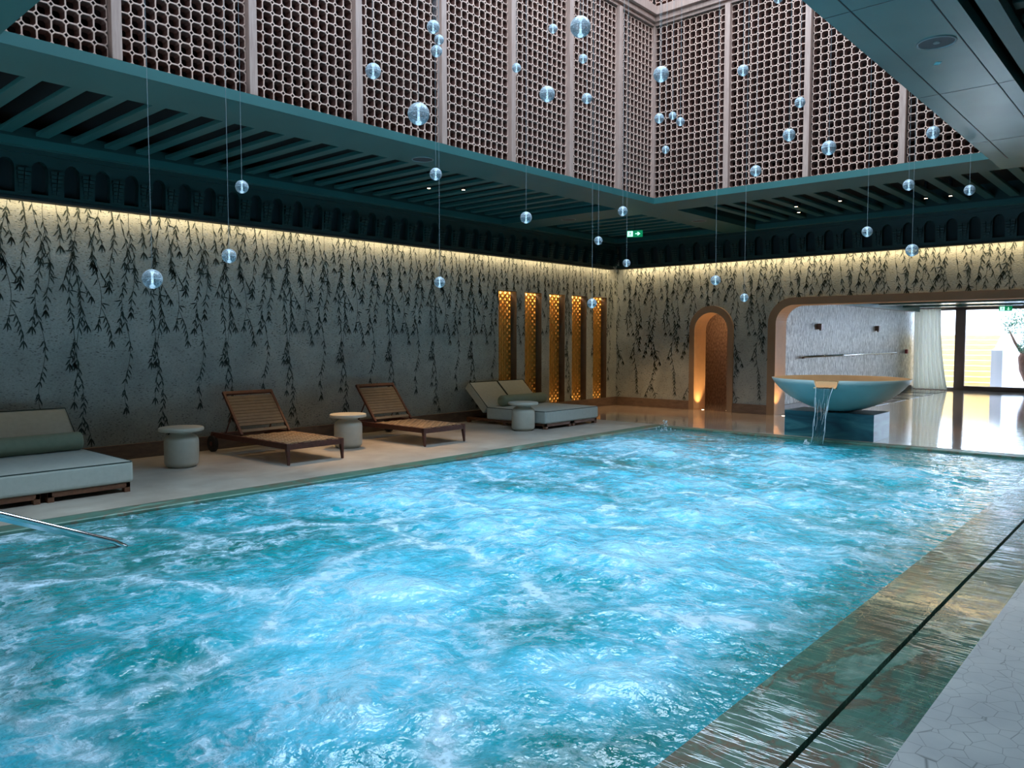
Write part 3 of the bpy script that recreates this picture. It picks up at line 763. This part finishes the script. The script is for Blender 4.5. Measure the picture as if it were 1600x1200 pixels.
def lounger_parts(r):
    L, W = 1.78, .82          # origin: foot end, near side; runs to -x
    H_ = .265
    m = MB()                                     # side rails and end rail
    for y in (0, W-.035): m.box(-L-.06, y, H_-.075, 0, y+.035, H_-.005)
    fr = m.build('frame', M['teak'], r, bevel=.006)
    m = MB(); n = 14                             # scalloped front rail
    for k in range(n):
        y = .0+W*k/n; m.box(-.04, y, H_-.08, .0, y+W/n, H_-.006-.010*abs(sin(pi*(k+.5)/3.5)))
    m.build('cross_rail', M['teak'], r)
    m = MB(); m.box(-L, .03, H_-.07, -L+.05, W-.03, H_-.02); m.build('rear_rail', M['teak'], r, bevel=.002)
    for y, s_ in ((.0, 1), (W-.045, 1)):
        m = MB(); m.add([(-.06,y,H_-.01),(.004,y,H_-.01),(.004,y+.045,H_-.01),(-.06,y+.045,H_-.01),(-.012,y+.008,0),(.012,y+.008,0),(.012,y+.034,0),(-.012,y+.034,0)],
                        [(0,1,2,3),(7,6,5,4),(0,4,5,1),(1,5,6,2),(2,6,7,3),(3,7,4,0)])
        m.build('leg', M['teak'], r, bevel=.004)
    for y in (-.03, W-.01):
        m = MB(); m.tube([(-L, y, .11), (-L, y+.045, .11)], .11, 28); wl = m.build('wheel', M['black'], r)
        m = MB(); m.tube([(-L, y-.006, .11), (-L, y+.051, .11)], .03, 14); m.build('hub', M['teak'], wl)
        m = MB(); m.box(-L-.03, y+.01, .09, -L+.03, y+.035, .24); m.build('bracket', M['teak'], r)
    # woven seat
    m = MB(); xs_ = np.linspace(-.05, -1.12, 16)
    for k in range(15):
        for j in range(9):
            y = .04+(W-.08)*j/9; up = .003 if (k+j) % 2 else -.002
            m.box(xs_[k+1]+.006, y+.002, H_-.018+up, xs_[k]-.004, y+(W-.08)/9-.002, H_-.004+up)
    for j in range(9): y = .04+(W-.08)*(j+.3)/9; m.box(-1.12, y, H_-.022, -.05, y+.035, H_-.014)
    m.build('seat', M['webbing'], r)
    # raised back
    p0 = Vector((-1.14, 0, H_)); d = Vector((-.46, 0, .535)); u = d.normalized(); Lb = d.length; nrm = Vector((u.z, 0, -u.x))
    m = MB()
    for y in (.045, W-.08):
        m.obox(tuple(p0+u*Lb/2+Vector((0, y+.017, 0))), tuple(u*Lb/2), (0,.017,0), tuple(nrm*.018))
    m.obox(tuple(p0+u*(Lb-.02)+Vector((0, W/2, 0))), tuple(u*.024), (0,W/2-.045,0), tuple(nrm*.019))
    bf = m.build('back_frame', M['teak'], r, bevel=.005)
    for k in range(12):
        t_ = .04+k*(Lb-.11)/12; m = MB()
        if k == 1: continue
        m.obox(tuple(p0+u*(t_+.024)+Vector((0, W/2, 0))), tuple(u*(.0225 if k % 3 else .0205)), (0,W/2-.075,0), tuple(nrm*.007))
        m.build('back_slat', M['slat_fabric'], r)
    for ys_ in (.09, W-.09): m = MB(); m.tube([(-1.42, ys_, .55), (-1.62, ys_, .23)], .01, 8); m.build('back_strut', M['teak'], r)
lg = empty('sun_lounger', (-8.07, 5.05, 0)); lounger_parts(lg)
tag(lg, 'dark wooden lounger with tan woven seat and raised slatted back, nearer of the two', 'sun lounger', 'wooden loungers beside the pool')
l2 = copy_tree(lg); l2.location = (-8.07, 7.22, 0)
tag(l2, 'dark wooden lounger with tan woven seat, farther one beyond the warm lit side table', 'sun lounger')

# ------------------------------------------------------------------ fountain bowl, plinth and stream
b = MB(); b.box(-4.86, 11.93, -.16, -3.53, 12.70, .395)
tag(b.build('fountain_plinth', M['plinth'], bevel=.006), 'dark teal marble block at the far edge of the pool under the stone bowl', 'plinth')
BC = (-4.14, 12.27)
def bowl():
    r = empty('fountain_bowl', (BC[0], BC[1], .397))
    tag(r, 'large shallow stone bowl, teal outside and sand inside, spilling water into the pool', 'fountain bowl')
    n = 160; na = -pi/2+.13
    prof_o = [(.0,0),(.18,0),(.3,.028),(.45,.08),(.6,.15),(.72,.215),(.82,.29),(.90,.37),(.96,.44),(1.0,.51)]
    prof_i = [(.955,.50),(.92,.43),(.85,.36),(.74,.27),(.6,.185),(.4,.10),(.0,.06)]
    def ring(rz, a):
        rr, z = rz; k = abs((a-na+pi) % (2*pi)-pi)
        if z > .40:
            cut = max(0, min(1, (.165-k)/.02)); z = min(z, z-(z-.40)*cut) 
        return (rr*cos(a), rr*sin(a), z)
    for nm, pr_, mat in (('outer_shell', prof_o+[(.98,.512)], M['bowl_out']), ('inner_shell', [(.98,.512)]+prof_i, M['bowl_in'])):
        m = MB()
        for p in pr_:
            for k in range(n): m.v.append(ring(p, 2*pi*k/n))
        for i_ in range(len(pr_)-1):
            for k in range(n): m.f.append([i_*n+k, i_*n+(k+1)%n, (i_+1)*n+(k+1)%n, (i_+1)*n+k]); m.m.append(0)
        m.build(nm, mat, r, smooth=True)
    # spout lip
    c = Vector((cos(na), sin(na), 0)); s_ = Vector((-sin(na), cos(na), 0))
    m = MB(); m.obox(tuple(c*.965+Vector((0,0,.405))), tuple(s_*.15), tuple(c*.075), (0,0,.008))
    m.obox(tuple(c*.93+Vector((0,0,.452))), tuple(s_*.152), tuple(c*.004), (0,0,.04))
    m.build('spout', M['bowl_in'], r, bevel=.003)
    m = MB(); m.lathe([(0,.418),(.86,.418)], n=64); m.build('bowl_water', M['stream'], r, smooth=True)
    return c, s_
c, s_ = bowl()
p = Vector((BC[0], BC[1], .397)) + c*1.04 + Vector((0,0,.41))
m = MB(); nz, nu = 40, 12; lay = []
rr = random.Random(5)
for side in (-1, 1):
    for i_ in range(nz+1):
        t_ = i_/nz; fall = t_*.80; out = .12*math.sqrt(t_); w = .115-.035*min(1, t_*2.2)
        for k in range(nu+1):
            uu = -1+2*k/nu; ed = (1-abs(uu)**3)
            rip = .008*sin(k*2.3+i_*.35)+.004*sin(i_*.9+k)
            q = p + c*(out+side*(.004+.006*ed)+rip) + s_*(uu*w - .05*t_) + Vector((0,0,.01-fall))
            m.v.append(tuple(q))
S_ = (nz+1)*(nu+1)
for i_ in range(nz):
    for k in range(nu):
        a0 = i_*(nu+1)+k
        m.f += [[a0, a0+1, a0+nu+2, a0+nu+1], [S_+a0, S_+a0+nu+1, S_+a0+nu+2, S_+a0+1]]; m.m += [0, 0]
wf = m.build('water_stream', M['stream'], smooth=True); tag(wf, 'clear sheet of water falling from the bowl spout into the pool', 'water', kind='thing')
m = MB()
for k in range(9):
    uu = (-1, .98, -.9, .9, -.5, .1, .5, -.2, .75)[k]; wdt = .004 if k < 4 else .0022; seg = []
    t0, t1 = (0, 1) if k < 2 else (rr.uniform(0,.3), rr.uniform(.4,.8))
    for i_ in range(15):
        t_ = t0+(t1-t0)*i_/14; w = .115-.035*min(1, t_*2.2)
        q = p + c*(.12*math.sqrt(t_)+.014) + s_*(uu*w-.05*t_+.006*sin(t_*17+k)) + Vector((0,0,.01-.8*t_)); seg.append(tuple(q))
    m.tube(seg, wdt, 6)
m.build('bright_strands', M['strand'], wf, smooth=True)
splash((-4.2, 11.1, 0), .07, 8, 'little splash where the bowl stream meets the pool')

# ------------------------------------------------------------------ handrail at lower left
b = empty('pool_handrail', (-5.92, 1.0, 0)); tag(b, 'polished steel handrail slanting down into the water at the left edge', 'handrail')
m = MB(); m.tube([(0, -.9, .55), (0, -.6, .56), (0, .54, .344-.0), (0, 1.25, .02), (0, 1.45, -.12)], .02, 16); m.build('top_rail', M['steel'], b, smooth=True)
m = MB(); m.add([(x, y, z) for x in (-.006, .006) for y, z in ((-.85,.49),(.54,.295),(1.2,.0),(1.25,.015),(.54,.33),(-.85,.53))],
      [(0,1,4,5),(1,2,3,4),(6,11,10,7),(7,10,9,8),(0,6,7,1),(1,7,8,2),(5,4,10,11),(4,3,9,10)])
m.build('rail_fin', M['steel'], b)
m = MB(); m.tube([(0, -.9, .55), (0, -.9, -.1)], .02, 14); m.build('rail_post', M['steel'], b, smooth=True)

# ------------------------------------------------------------------ pendants
sph = bpy.data.meshes.new('glass_ball'); 
def uv_sphere(me_, r_, nu_=32, nv=20):
    V = [(0,0,r_)]; F = []
    for j in range(1, nv):
        a = pi*j/nv
        for i_ in range(nu_): V.append((r_*sin(a)*cos(2*pi*i_/nu_), r_*sin(a)*sin(2*pi*i_/nu_), r_*cos(a)))
    V.append((0,0,-r_))
    for i_ in range(nu_): F.append((0, 1+i_, 1+(i_+1)%nu_)); F.append((len(V)-1, 1+(nv-2)*nu_+(i_+1)%nu_, 1+(nv-2)*nu_+i_))
    for j in range(nv-2):
        for i_ in range(nu_): F.append((1+j*nu_+i_, 1+(j+1)*nu_+i_, 1+(j+1)*nu_+(i_+1)%nu_, 1+j*nu_+(i_+1)%nu_))
    return V, F
m = MB(); m.add(*uv_sphere(None, 1)); V2, F2 = uv_sphere(None, .9); m.add(V2, [f_[::-1] for f_ in F2])
g0 = m.build('glass_ball', M['ball'], smooth=True)
m = MB(); 
m.lathe([(.0,-.93),(.26,-.86),(.30,-.74),(.13,-.6),(.10,.5),(.2,.66),(.22,.86),(0,.92)], n=14)
core0 = m.build('light_core', M['core'], smooth=True)
m = MB(); m.lathe([(.90,-.02),(1.008,-.02),(1.008,.02),(.90,.02),(.90,-.02)], n=40)
ring0 = m.build('seam_ring', M['ring'])
BALLS = [(-5.492,5.068,4.426,.06,'second cluster by the fourth post, topmost ball of its three'),(-6.052,5.666,4.618,.05,'middle ball of the tight trio in front of the fourth post'),(-6.067,5.643,4.499,.06,'lowest ball of the tight trio in front of the fourth post'),(-6.143,4.871,4.118,.075,'medium ball just right of the third post from the left'),(-4.636,4.118,3.26,.085,'very large ball low on the left screen, above the wide soffit'),(-6.118,6.963,4.678,.0525,'small ball in front of the post left of the medium ball'),(-6.092,7.612,5.308,.055,'small ball just left of the largest ball at the top'),(-3.949,5.299,4.091,.085,'largest ball near the top, left of the screen corner'),(-6.066,8.198,5.096,.0575,'small ball straight below the largest top ball'),(-4.864,5.99,3.893,.075,'medium ball below and left of the largest top ball'),(-5.487,7.495,4.319,.06,'second small ball down below the largest top ball'),(-4.04,6.738,4.086,.075,'medium ball hanging in front of the screen corner'),(-5.168,8.585,4.259,.06,'small ball at the corner, left one of the little trio'),(-5.779,9.966,4.698,.055,'topmost ball of the little trio right of the corner'),(-5.734,10.106,4.637,.06,'right ball of the little trio right of the corner'),(-5.836,9.878,4.213,.055,'tiny lone ball below the little trio at the corner'),(-3.889,8.212,4.462,.06,'ball high on the far end screen, right of its first post'),(-3.742,8.258,3.356,.06,'ball low on the far end screen, just above the teal ledge'),(-3.619,9.153,4.273,.06,'small ball left beside the second post of the end screen'),(-3.116,7.622,3.514,.06,'ball left of the second post, below the small one'),(-3.042,8.503,3.537,.075,'medium ball right of the second post of the end screen'),(-2.054,8.567,3.538,.06,'ball far right on the lattice near the soffit edge'),(-2.475,9.372,3.2,.06,'ball against the striped ceiling, left one of the right pair'),(-2.095,10.429,3.246,.06,'rightmost ball of all, against the striped ceiling'),(-2.973,9.61,2.76,.06,'ball in front of the dark cornice above the wide portal'),(-2.166,8.379,2.378,.06,'low right ball at the bright cove line above the portal'),(-5.707,5.289,3.13,.06,'ball beside the round soffit speaker on the left'),(-5.304,6.188,2.768,.06,'ball in front of the striped ceiling left of the corner'),(-6.039,5.643,2.105,.0575,'low ball before the middle of the left willow wall'),(-5.929,3.335,2.751,.0525,'ball in front of the dark cornice at the left'),(-5.96,3.227,2.182,.0575,'ball just below the glowing cove on the left wall'),(-6.142,2.68,1.973,.075,'big ball hanging lowest at the far left'),(-5.465,8.232,3.101,.06,'ball just under the teal ledge, left of the exit sign'),(-6.006,8.476,2.805,.055,'tiny ball in the dark cornice left of the room corner'),(-6.193,9.437,2.593,.055,'tiny ball at the cove line in the room corner'),(-5.708,7.927,1.951,.06,'ball in front of the last glowing niches'),(-4.565,8.965,2.238,.06,'ball above the small arched doorway'),(-4.742,10.168,2.077,.0575,'tiny lowest ball between the small arch and the portal'),(-4.223,9.896,5.866,.0575,'ball cut by the top edge, right of the middle')]
first = None
for k, (x, y, z, R_, where) in enumerate(BALLS):
    r = empty('glass_pendant', (x, y, z))
    for src in (g0, core0, ring0):
        if k == 0: o = src
        else: o = src.copy(); COL.objects.link(o)
        o.parent = r; o.scale = (R_,)*3
    m = MB(); m.tube([(0,0,R_*.95), (0,0,8.12-z)], .0019, 5); m.build('cable', M['cable'], r)
    m = MB(); m.tube([(0,0,R_*.93), (0,0,R_*1.1)], R_*.12, 10); m.build('cap', M['steel'], r)
    tag(r, 'clear glass pendant, '+where, 'pendant light', 'glass ball pendants hanging under the skylight')

# ------------------------------------------------------------------ ceiling fittings
def ring_speaker(x, y, z, label, dot=False):
    r = empty('ceiling_speaker', (x, y, z)); tag(r, label, 'ceiling speaker', 'round speakers in the soffits')
    m = MB(); m.lathe([(.128,0),(.128,-.006),(.118,-.008),(.114,-.002)], n=48); m.build('ring', M['silver_rim'], r, smooth=True)
    m = MB(); m.lathe([(0,-.003),(.116,-.003),(.116,0),(0,0)], n=40); m.build('grille', M['speaker'], r)
    if dot:
        m = MB(); m.lathe([(0,-.008),(.022,-.008),(.024,-.003)], n=20); m.build('badge', M['silver_rim'], r)
ring_speaker(-1.48, 6.19, ZS, 'round grey speaker with pale centre badge in the right soffit', True)
ring_speaker(-6.87, 6.16, ZS, 'round dark speaker in the left soffit')
ring_speaker(-6.74, 12.58, ZS, 'round dark speaker in the beam running to the back wall')
ring_speaker(-8.37, 10.91, ZS, 'round dark speaker in the cross beam running to the left wall')
m = MB(); m.obox((-1.58, 6.66, ZS-.001), (.018,.01,0), (-.016,.03,0), (0,0,.001)); tag(m.build('sticker', M['sticker']), 'small pale blue sticker on the right soffit beside the speaker', 'sticker')
DL = [(-8.49,7.73,'left ceiling, nearer one of the pair'),(-8.2,8.15,'left ceiling, farther one of the pair'),(-5.11,12.85,'back ceiling, upper one of the close pair'),(-5.3,13.45,'back ceiling, lower one of the close pair'),(-4.38,12.79,'back ceiling, between the close pair and the pendants'),(-3.3,13.45,'back ceiling, second from the right'),(-2.96,13.47,'back ceiling, rightmost visible')]
for x, y, w in DL:
    r = empty('ceiling_spotlight', (x, y, 3.70)); tag(r, 'small black cylinder spotlight in the '+w, 'spotlight', 'little spotlights among the ceiling slats')
    m = MB(); m.tube([(0,0,.26), (0,0,.0)], .03, 18); m.build('housing', M['black'], r, smooth=False)
    m = MB(); m.lathe([(0,-.002),(.024,-.002)], n=18); m.build('lens', M['lamp'], r)
# exit signs
def exit_sign(loc, rz, w, label, down=False):
    r = empty('exit_sign', loc, rz); tag(r, label, 'exit sign'); h = w*.42
    m = MB(); m.box(-w/2, 0, -h, w/2, .02, 0); m.build('panel', M['exit_green'], r, bevel=.002)
    m = MB(); f_ = -.002
    if not down:
        m.box(w*.03, f_, -h*.56, w*.25, 0, -h*.44)                      # arrow shaft pointing right
        m.add([(w*.2,f_,-h*.22),(w*.36,f_,-h*.5),(w*.2,f_,-h*.78),(w*.15,f_,-h*.70),(w*.25,f_,-h*.5),(w*.15,f_,-h*.3)], [(0,1,4,5),(1,2,3,4)])
        x0 = -w*.46
    else:
        m.box(w*.17, f_, -h*.6, w*.23, 0, -h*.2)
        m.add([(w*.05,f_,-h*.5),(w*.2,f_,-h*.85),(w*.35,f_,-h*.5),(w*.2,f_,-h*.68)], [(0,1,3),(1,2,3)]); x0 = -w*.42
    m.box(x0, f_, -h*.9, x0+w*.34, 0, -h*.1)
    ar = m.build('symbols', M['exit_white'], r)
    m = MB(); cx = x0+w*.17; g_ = -.004                                 # running figure in green
    m.obox((cx+w*.01, g_, -h*.26), (w*.022,0,0), (0,.001,0), (0,0,h*.06))
    m.obox((cx, g_, -h*.45), (w*.03,0,h*.03), (0,.001,0), (-h*.03,0,h*.11))
    m.obox((cx-w*.05, g_, -h*.7), (w*.045,0,h*.07), (0,.001,0), (-h*.015,0,h*.03))
    m.obox((cx+w*.04, g_, -h*.7), (w*.035,0,-h*.08), (0,.001,0), (h*.02,0,h*.03))
    m.obox((cx+w*.05, g_, -h*.42), (w*.045,0,h*.02), (0,.001,0), (0,0,h*.025))
    m.build('figure', M['exit_green'], r)
    m = MB(); m.box(-.004, .006, 0, .004, .014, .34); m.build('rod', M['black'], r)
exit_sign((-7.93, 12.35, 3.52), radians(25), .29, 'green exit sign with right pointing arrow hanging under the striped corner ceiling')
exit_sign((-4.1, 25.3, 2.42), radians(18), .32, 'green exit sign with down arrow hanging in front of the glass doors', True)

# floor uplights
for x, y, w in ((-7.9, 15.02, 'left foot of the small arch'), (-7.42, 15.18, 'right foot of the small arch'), (-6.08, 14.86, 'left foot of the wide portal')):
    m = MB(); m.lathe([(0,.003),(.022,.003),(.028,0)], (0,0,0), 20)
    o = m.build('floor_light', M['lamp'], loc=(x, y, 0)); tag(o, 'tiny glowing floor spotlight at the '+w, 'floor light', 'floor spotlights at the openings')

# ------------------------------------------------------------------ passage contents
r = empty('wall_handrail', (-6.45, 16.85, 1.12)); tag(r, 'long straight steel handrail on the silver wall of the passage', 'handrail')
m = MB(); m.tube([(0,0,0),(0,6.8,0)], .022, 14); m.build('rail', M['steel'], r, smooth=True)
for y in (.12, 3.4, 6.68): m = MB(); m.tube([(0,y,0),(-.1,y,-.03)], .02, 10); m.build('bracket', M['bronze_frame'], r)
for y, w in ((17.9, 'nearer'), (22.1, 'farther')):
    m = MB(); m.box(-6.55, y-.07, 1.73, -6.45, y+.07, 1.86); m.box(-6.51, y-.04, 1.70, -6.47, y+.04, 1.73)
    tag(m.build('wall_sconce', M['bronze_frame'], bevel=.008), 'small bronze wall light on the silver wall, %s one' % w, 'wall light', 'bronze wall lights in the passage')
m = MB(); m.box(-6.55, 24.9, 1.08, -6.49, 25.02, 1.2); tag(m.build('alarm_button', M['red'], bevel=.006), 'small red alarm button on the wall beside the curtain', 'alarm button')
# dark stone strips in the passage floor
b = MB()
for k in range(7): b.box(-6.45, 15.7+k*1.35, 0, -5.42, 15.7+k*1.35+1.0, .006)
struct(b.build('trim_9', M['strip']))
# curtain
m = MB(); nu_, nz_ = 90, 24
for j in range(nz_+1):
    t_ = j/nz_; z = .02+2.38*(1-t_); wd = .72+.22*t_**2.2
    for i_ in range(nu_+1):
        s2 = i_/nu_; x = -6.5+wd*s2; y = 25.62+.055*sin(s2*44+.6*sin(t_*3))*(.6+.5*t_)+.02*sin(s2*17+t_*2)
        m.v.append((x, y, z))
for j in range(nz_):
    for i_ in range(nu_): a0 = j*(nu_+1)+i_; m.f.append([a0, a0+1, a0+nu_+2, a0+nu_+1]); m.m.append(0)
o = m.build('curtain', M['curtain'], smooth=True); tag(o, 'sheer cream curtain hanging at the left side of the glass doors', 'curtain')
# glass door wall
r = empty('door_1', (0, 25.95, 0)); struct(r)
m = MB()
m.box(-5.46, -.05, 0, -5.19, .05, 2.42); m.box(-6.55, -.05, 0, -5.46, .05, .07); m.box(-5.19, -.05, 0, -2.35, .05, .13)
m.box(-6.55, -.05, 2.36, ROOM_X1, .05, 2.6); m.box(-2.6, -.05, 0, -2.35, .05, 2.42); m.box(-2.35, -.05, 0, ROOM_X1, .05, .13); m.box(.6, -.05, 0, .85, .05, 2.42)
m.box(-5.33, -.058, .9, -5.31, -.05, 1.2)
m.build('door_frame', M['bronze_frame'], r, bevel=.004)
for x0, x1 in ((-6.55,-5.46), (-5.19,-2.6), (-2.35,.6), (.85,ROOM_X1)):
    m = MB(); m.box(x0, -.006, .07, x1, .006, 2.38); m.build('pane', M['pane'], r)

# ------------------------------------------------------------------ outside
b = MB(); b.box(-14, 26.1, -.12, 8, 40, -.01); struct(b.build('floor_terrace', M['white_ext']))
b = MB(); nS = 10
for k in range(nS):
    y0 = 27.6+k*.28; b.box(-6.9, y0, 0, -4.72, 27.6+nS*.28+.6, .165*(k+1)-.02, 0); b.box(-6.9, y0-.015, .165*(k+1)-.02, -4.72, y0+.28, .165*(k+1), 1)
tag(b.build('garden_steps', [M['step_wood'], M['step_tread']]), 'honey coloured timber steps climbing outside the glass doors', 'steps')
m = MB(); m.prism([[(27.0, 0), (27.0, 1.18), (27.5, 1.22), (29.9, 2.2), (30.9, 2.3), (30.9, 0)]], lambda u, z, d: (-4.71+d, u, z), 0, .3)
tag(m.build('garden_wall', M['white_ext'], bevel=.03), 'white sloping garden wall on the right of the timber steps', 'garden wall')
m = MB(); m.prism([[(27.4, 0), (27.4, .6), (30.4, 1.75), (34, 1.9), (34, 0)]], lambda u, z, d: (-7.1+d, u, z), 0, .18)
tag(m.build('garden_wall', M['white_ext']), 'white low garden wall on the left of the timber steps', 'garden wall')
b = MB(); b.box(-14, 34, 0, 8, 34.3, 3.0); tag(b.build('boundary_wall', M['white_ext']), 'bright white boundary wall beyond the steps', 'garden wall')
b = MB(); b.box(-14, 26.2, 3.0, 8, 29.6, 3.2); b.box(-14, 26.2, 0, -13.8, 31.4, 3.0); struct(b.build('unseen_sky_blocker', M['white_ext']))  # unseen roof slab, added to hold sky light off the steps
# gnarled tree
r = empty('garden_tree', (-3.75, 26.95, 0)); tag(r, 'gnarled tree with grey green leaves outside the glass at the right edge', 'tree')
m = MB()
m.tube([(.15,0,-.05),(.05,0,.25),(-.12,.05,.6),(-.16,.05,.95),(-.02,0,1.25),(.1,.02,1.6),(.12,.0,1.9)], [.17,.14,.12,.12,.1,.075,.04], 12)
m.tube([(.1,.1,-.05),(.28,.05,.3),(.26,.0,.7),(.12,.0,1.05),(.3,.1,1.5)], [.14,.12,.09,.08,.04], 10)
m.tube([(-.1,.05,.98),(-.35,0,1.4),(-.5,0,1.75)], [.06,.04,.02], 8); m.tube([(.1,0,1.5),(.4,0,1.8),(.6,.1,1.9)], [.05,.035,.015], 8)
m.build('trunk', M['trunk'], r, smooth=True)
m = MB(); q = random.Random(11)
blobs = [(-.45,0,1.95,.33),(-.15,.1,2.15,.36),(.25,0,2.15,.42),(.55,0,1.85,.4),(.05,0,1.65,.34),(-.05,-.1,1.3,.24),(.45,0,1.35,.32),(.8,0,1.55,.35)]
for k in range(2600):
    bx_, by_, bz_, br = q.choice(blobs); d = Vector((q.gauss(0,1), q.gauss(0,1), q.gauss(0,1))).normalized()*br*q.random()**.45
    c0 = Vector((bx_, by_, bz_))+d; u = Vector((q.gauss(0,1), q.gauss(0,1), q.gauss(0,1))).normalized(); w_ = u.orthogonal().normalized()
    ln, wd = q.uniform(.025,.045), q.uniform(.012,.02)
    P = [c0-u*ln, c0+w_*wd, c0+u*ln, c0-w_*wd]; m.add([tuple(p_) for p_ in P], [(0,1,2,3)])
m.build('foliage', M['foliage'], r)

# ------------------------------------------------------------------ lights
spot('arch_uplight', (-7.9, 15.02, .03), (-7.9, 15.12, 2.0), 26, AMB, 100, .7)
spot('arch_uplight', (-7.42, 15.18, .03), (-7.75, 15.15, 2.0), 20, AMB, 110, .7)
spot('portal_uplight', (-6.08, 14.9, .03), (-6.12, 15.05, 2.0), 30, AMB, 90, .7)
area('corridor_light', (-7.9, 15.9, 2.45), (0,0,0), .6, .4, 9, WARM)
for x, y, tx, ty, pw in ((-9.25, 7.3, -8.35, 6.5, 420), (-9.25, 8.6, -8.6, 7.9, 200), (-9.3, 5.8, -8.6, 5.3, 130), (-5.11, 12.85, -6.9, 13.6, 90), (-7.9, 13.2, -8.6, 14.2, 190), (-3.3, 13.45, -3.9, 14.0, 60), (-9.3, 13.3, -9.1, 14.0, 90)):
    spot('ceiling_spot_light', (x, y, 3.66), (tx, ty, 0), pw, WARM, 46, .8, .03)
area('passage_cove', (-3.0, 15.5, 2.36), (0,0,0), 6.6, .08, 14, WARM)
for x, y in ((-4.2, 18.5), (-4.2, 21.5)): spot('passage_fill', (x, y, 2.38), (x-.6, y, 0), 90, (1,.86,.7), 100, .8, .03)  # added fill lights, replacing daylight cut off by the slab outside

w = bpy.data.worlds.new('World'); SC.world = w; w.use_nodes = True
nt = w.node_tree; bg = nt.nodes['Background']
tc = nt.nodes.new('ShaderNodeTexCoord'); ns = nt.nodes.new('ShaderNodeTexNoise'); ns.inputs['Scale'].default_value = 2.2; ns.inputs['Detail'].default_value = 4
rp = nt.nodes.new('ShaderNodeValToRGB'); rp.color_ramp.elements[0].position = .35; rp.color_ramp.elements[0].color = (.42,.68,1,1)
rp.color_ramp.elements[1].position = .65; rp.color_ramp.elements[1].color = (.78,.92,1,1)
nt.links.new(tc.outputs['Generated'], ns.inputs['Vector']); nt.links.new(ns.outputs[0], rp.inputs[0]); nt.links.new(rp.outputs[0], bg.inputs[0])
bg.inputs[1].default_value = 12.5
pl = area('skylight_portal', ((OX0+OX1)/2, (OY0+OY1)/2, 8.18), (0,0,0), 5.1, 9.4, 1, (1,1,1)); pl.data.cycles.is_portal = True
pl = area('door_portal', (-1.0, 26.08, 1.2), (radians(-90),0,0), 11, 2.4, 1, (1,1,1)); pl.data.cycles.is_portal = True

# ------------------------------------------------------------------ camera
yaw, pitch, roll = radians(41.63574), radians(-3.28961), radians(-.0192)
F = 1209.4
f_ = Vector((-sin(yaw)*cos(pitch), cos(yaw)*cos(pitch), sin(pitch)))
r0 = f_.cross(Vector((0,0,1))).normalized(); u0 = r0.cross(f_)
Rr = r0*cos(roll)+u0*sin(roll); Uu = -r0*sin(roll)+u0*cos(roll)
cam = bpy.data.cameras.new('camera'); co = bpy.data.objects.new('camera', cam); COL.objects.link(co)
cam.sensor_width = 36; cam.lens = F/1600*36; cam.clip_end = 200; cam.clip_start = .05
co.matrix_world = Matrix(((Rr.x,Uu.x,-f_.x,0),(Rr.y,Uu.y,-f_.y,0),(Rr.z,Uu.z,-f_.z,1.5),(0,0,0,1)))
SC.camera = co
SC.view_settings.view_transform = 'Standard'; SC.view_settings.look = 'None'; SC.view_settings.exposure = 0; SC.view_settings.gamma = 1
SC.cycles.max_bounces = 12; SC.cycles.diffuse_bounces = 6; SC.cycles.transmission_bounces = 12; SC.cycles.caustics_reflective = False; SC.cycles.caustics_refractive = False
SC.cycles.sample_clamp_indirect = 6
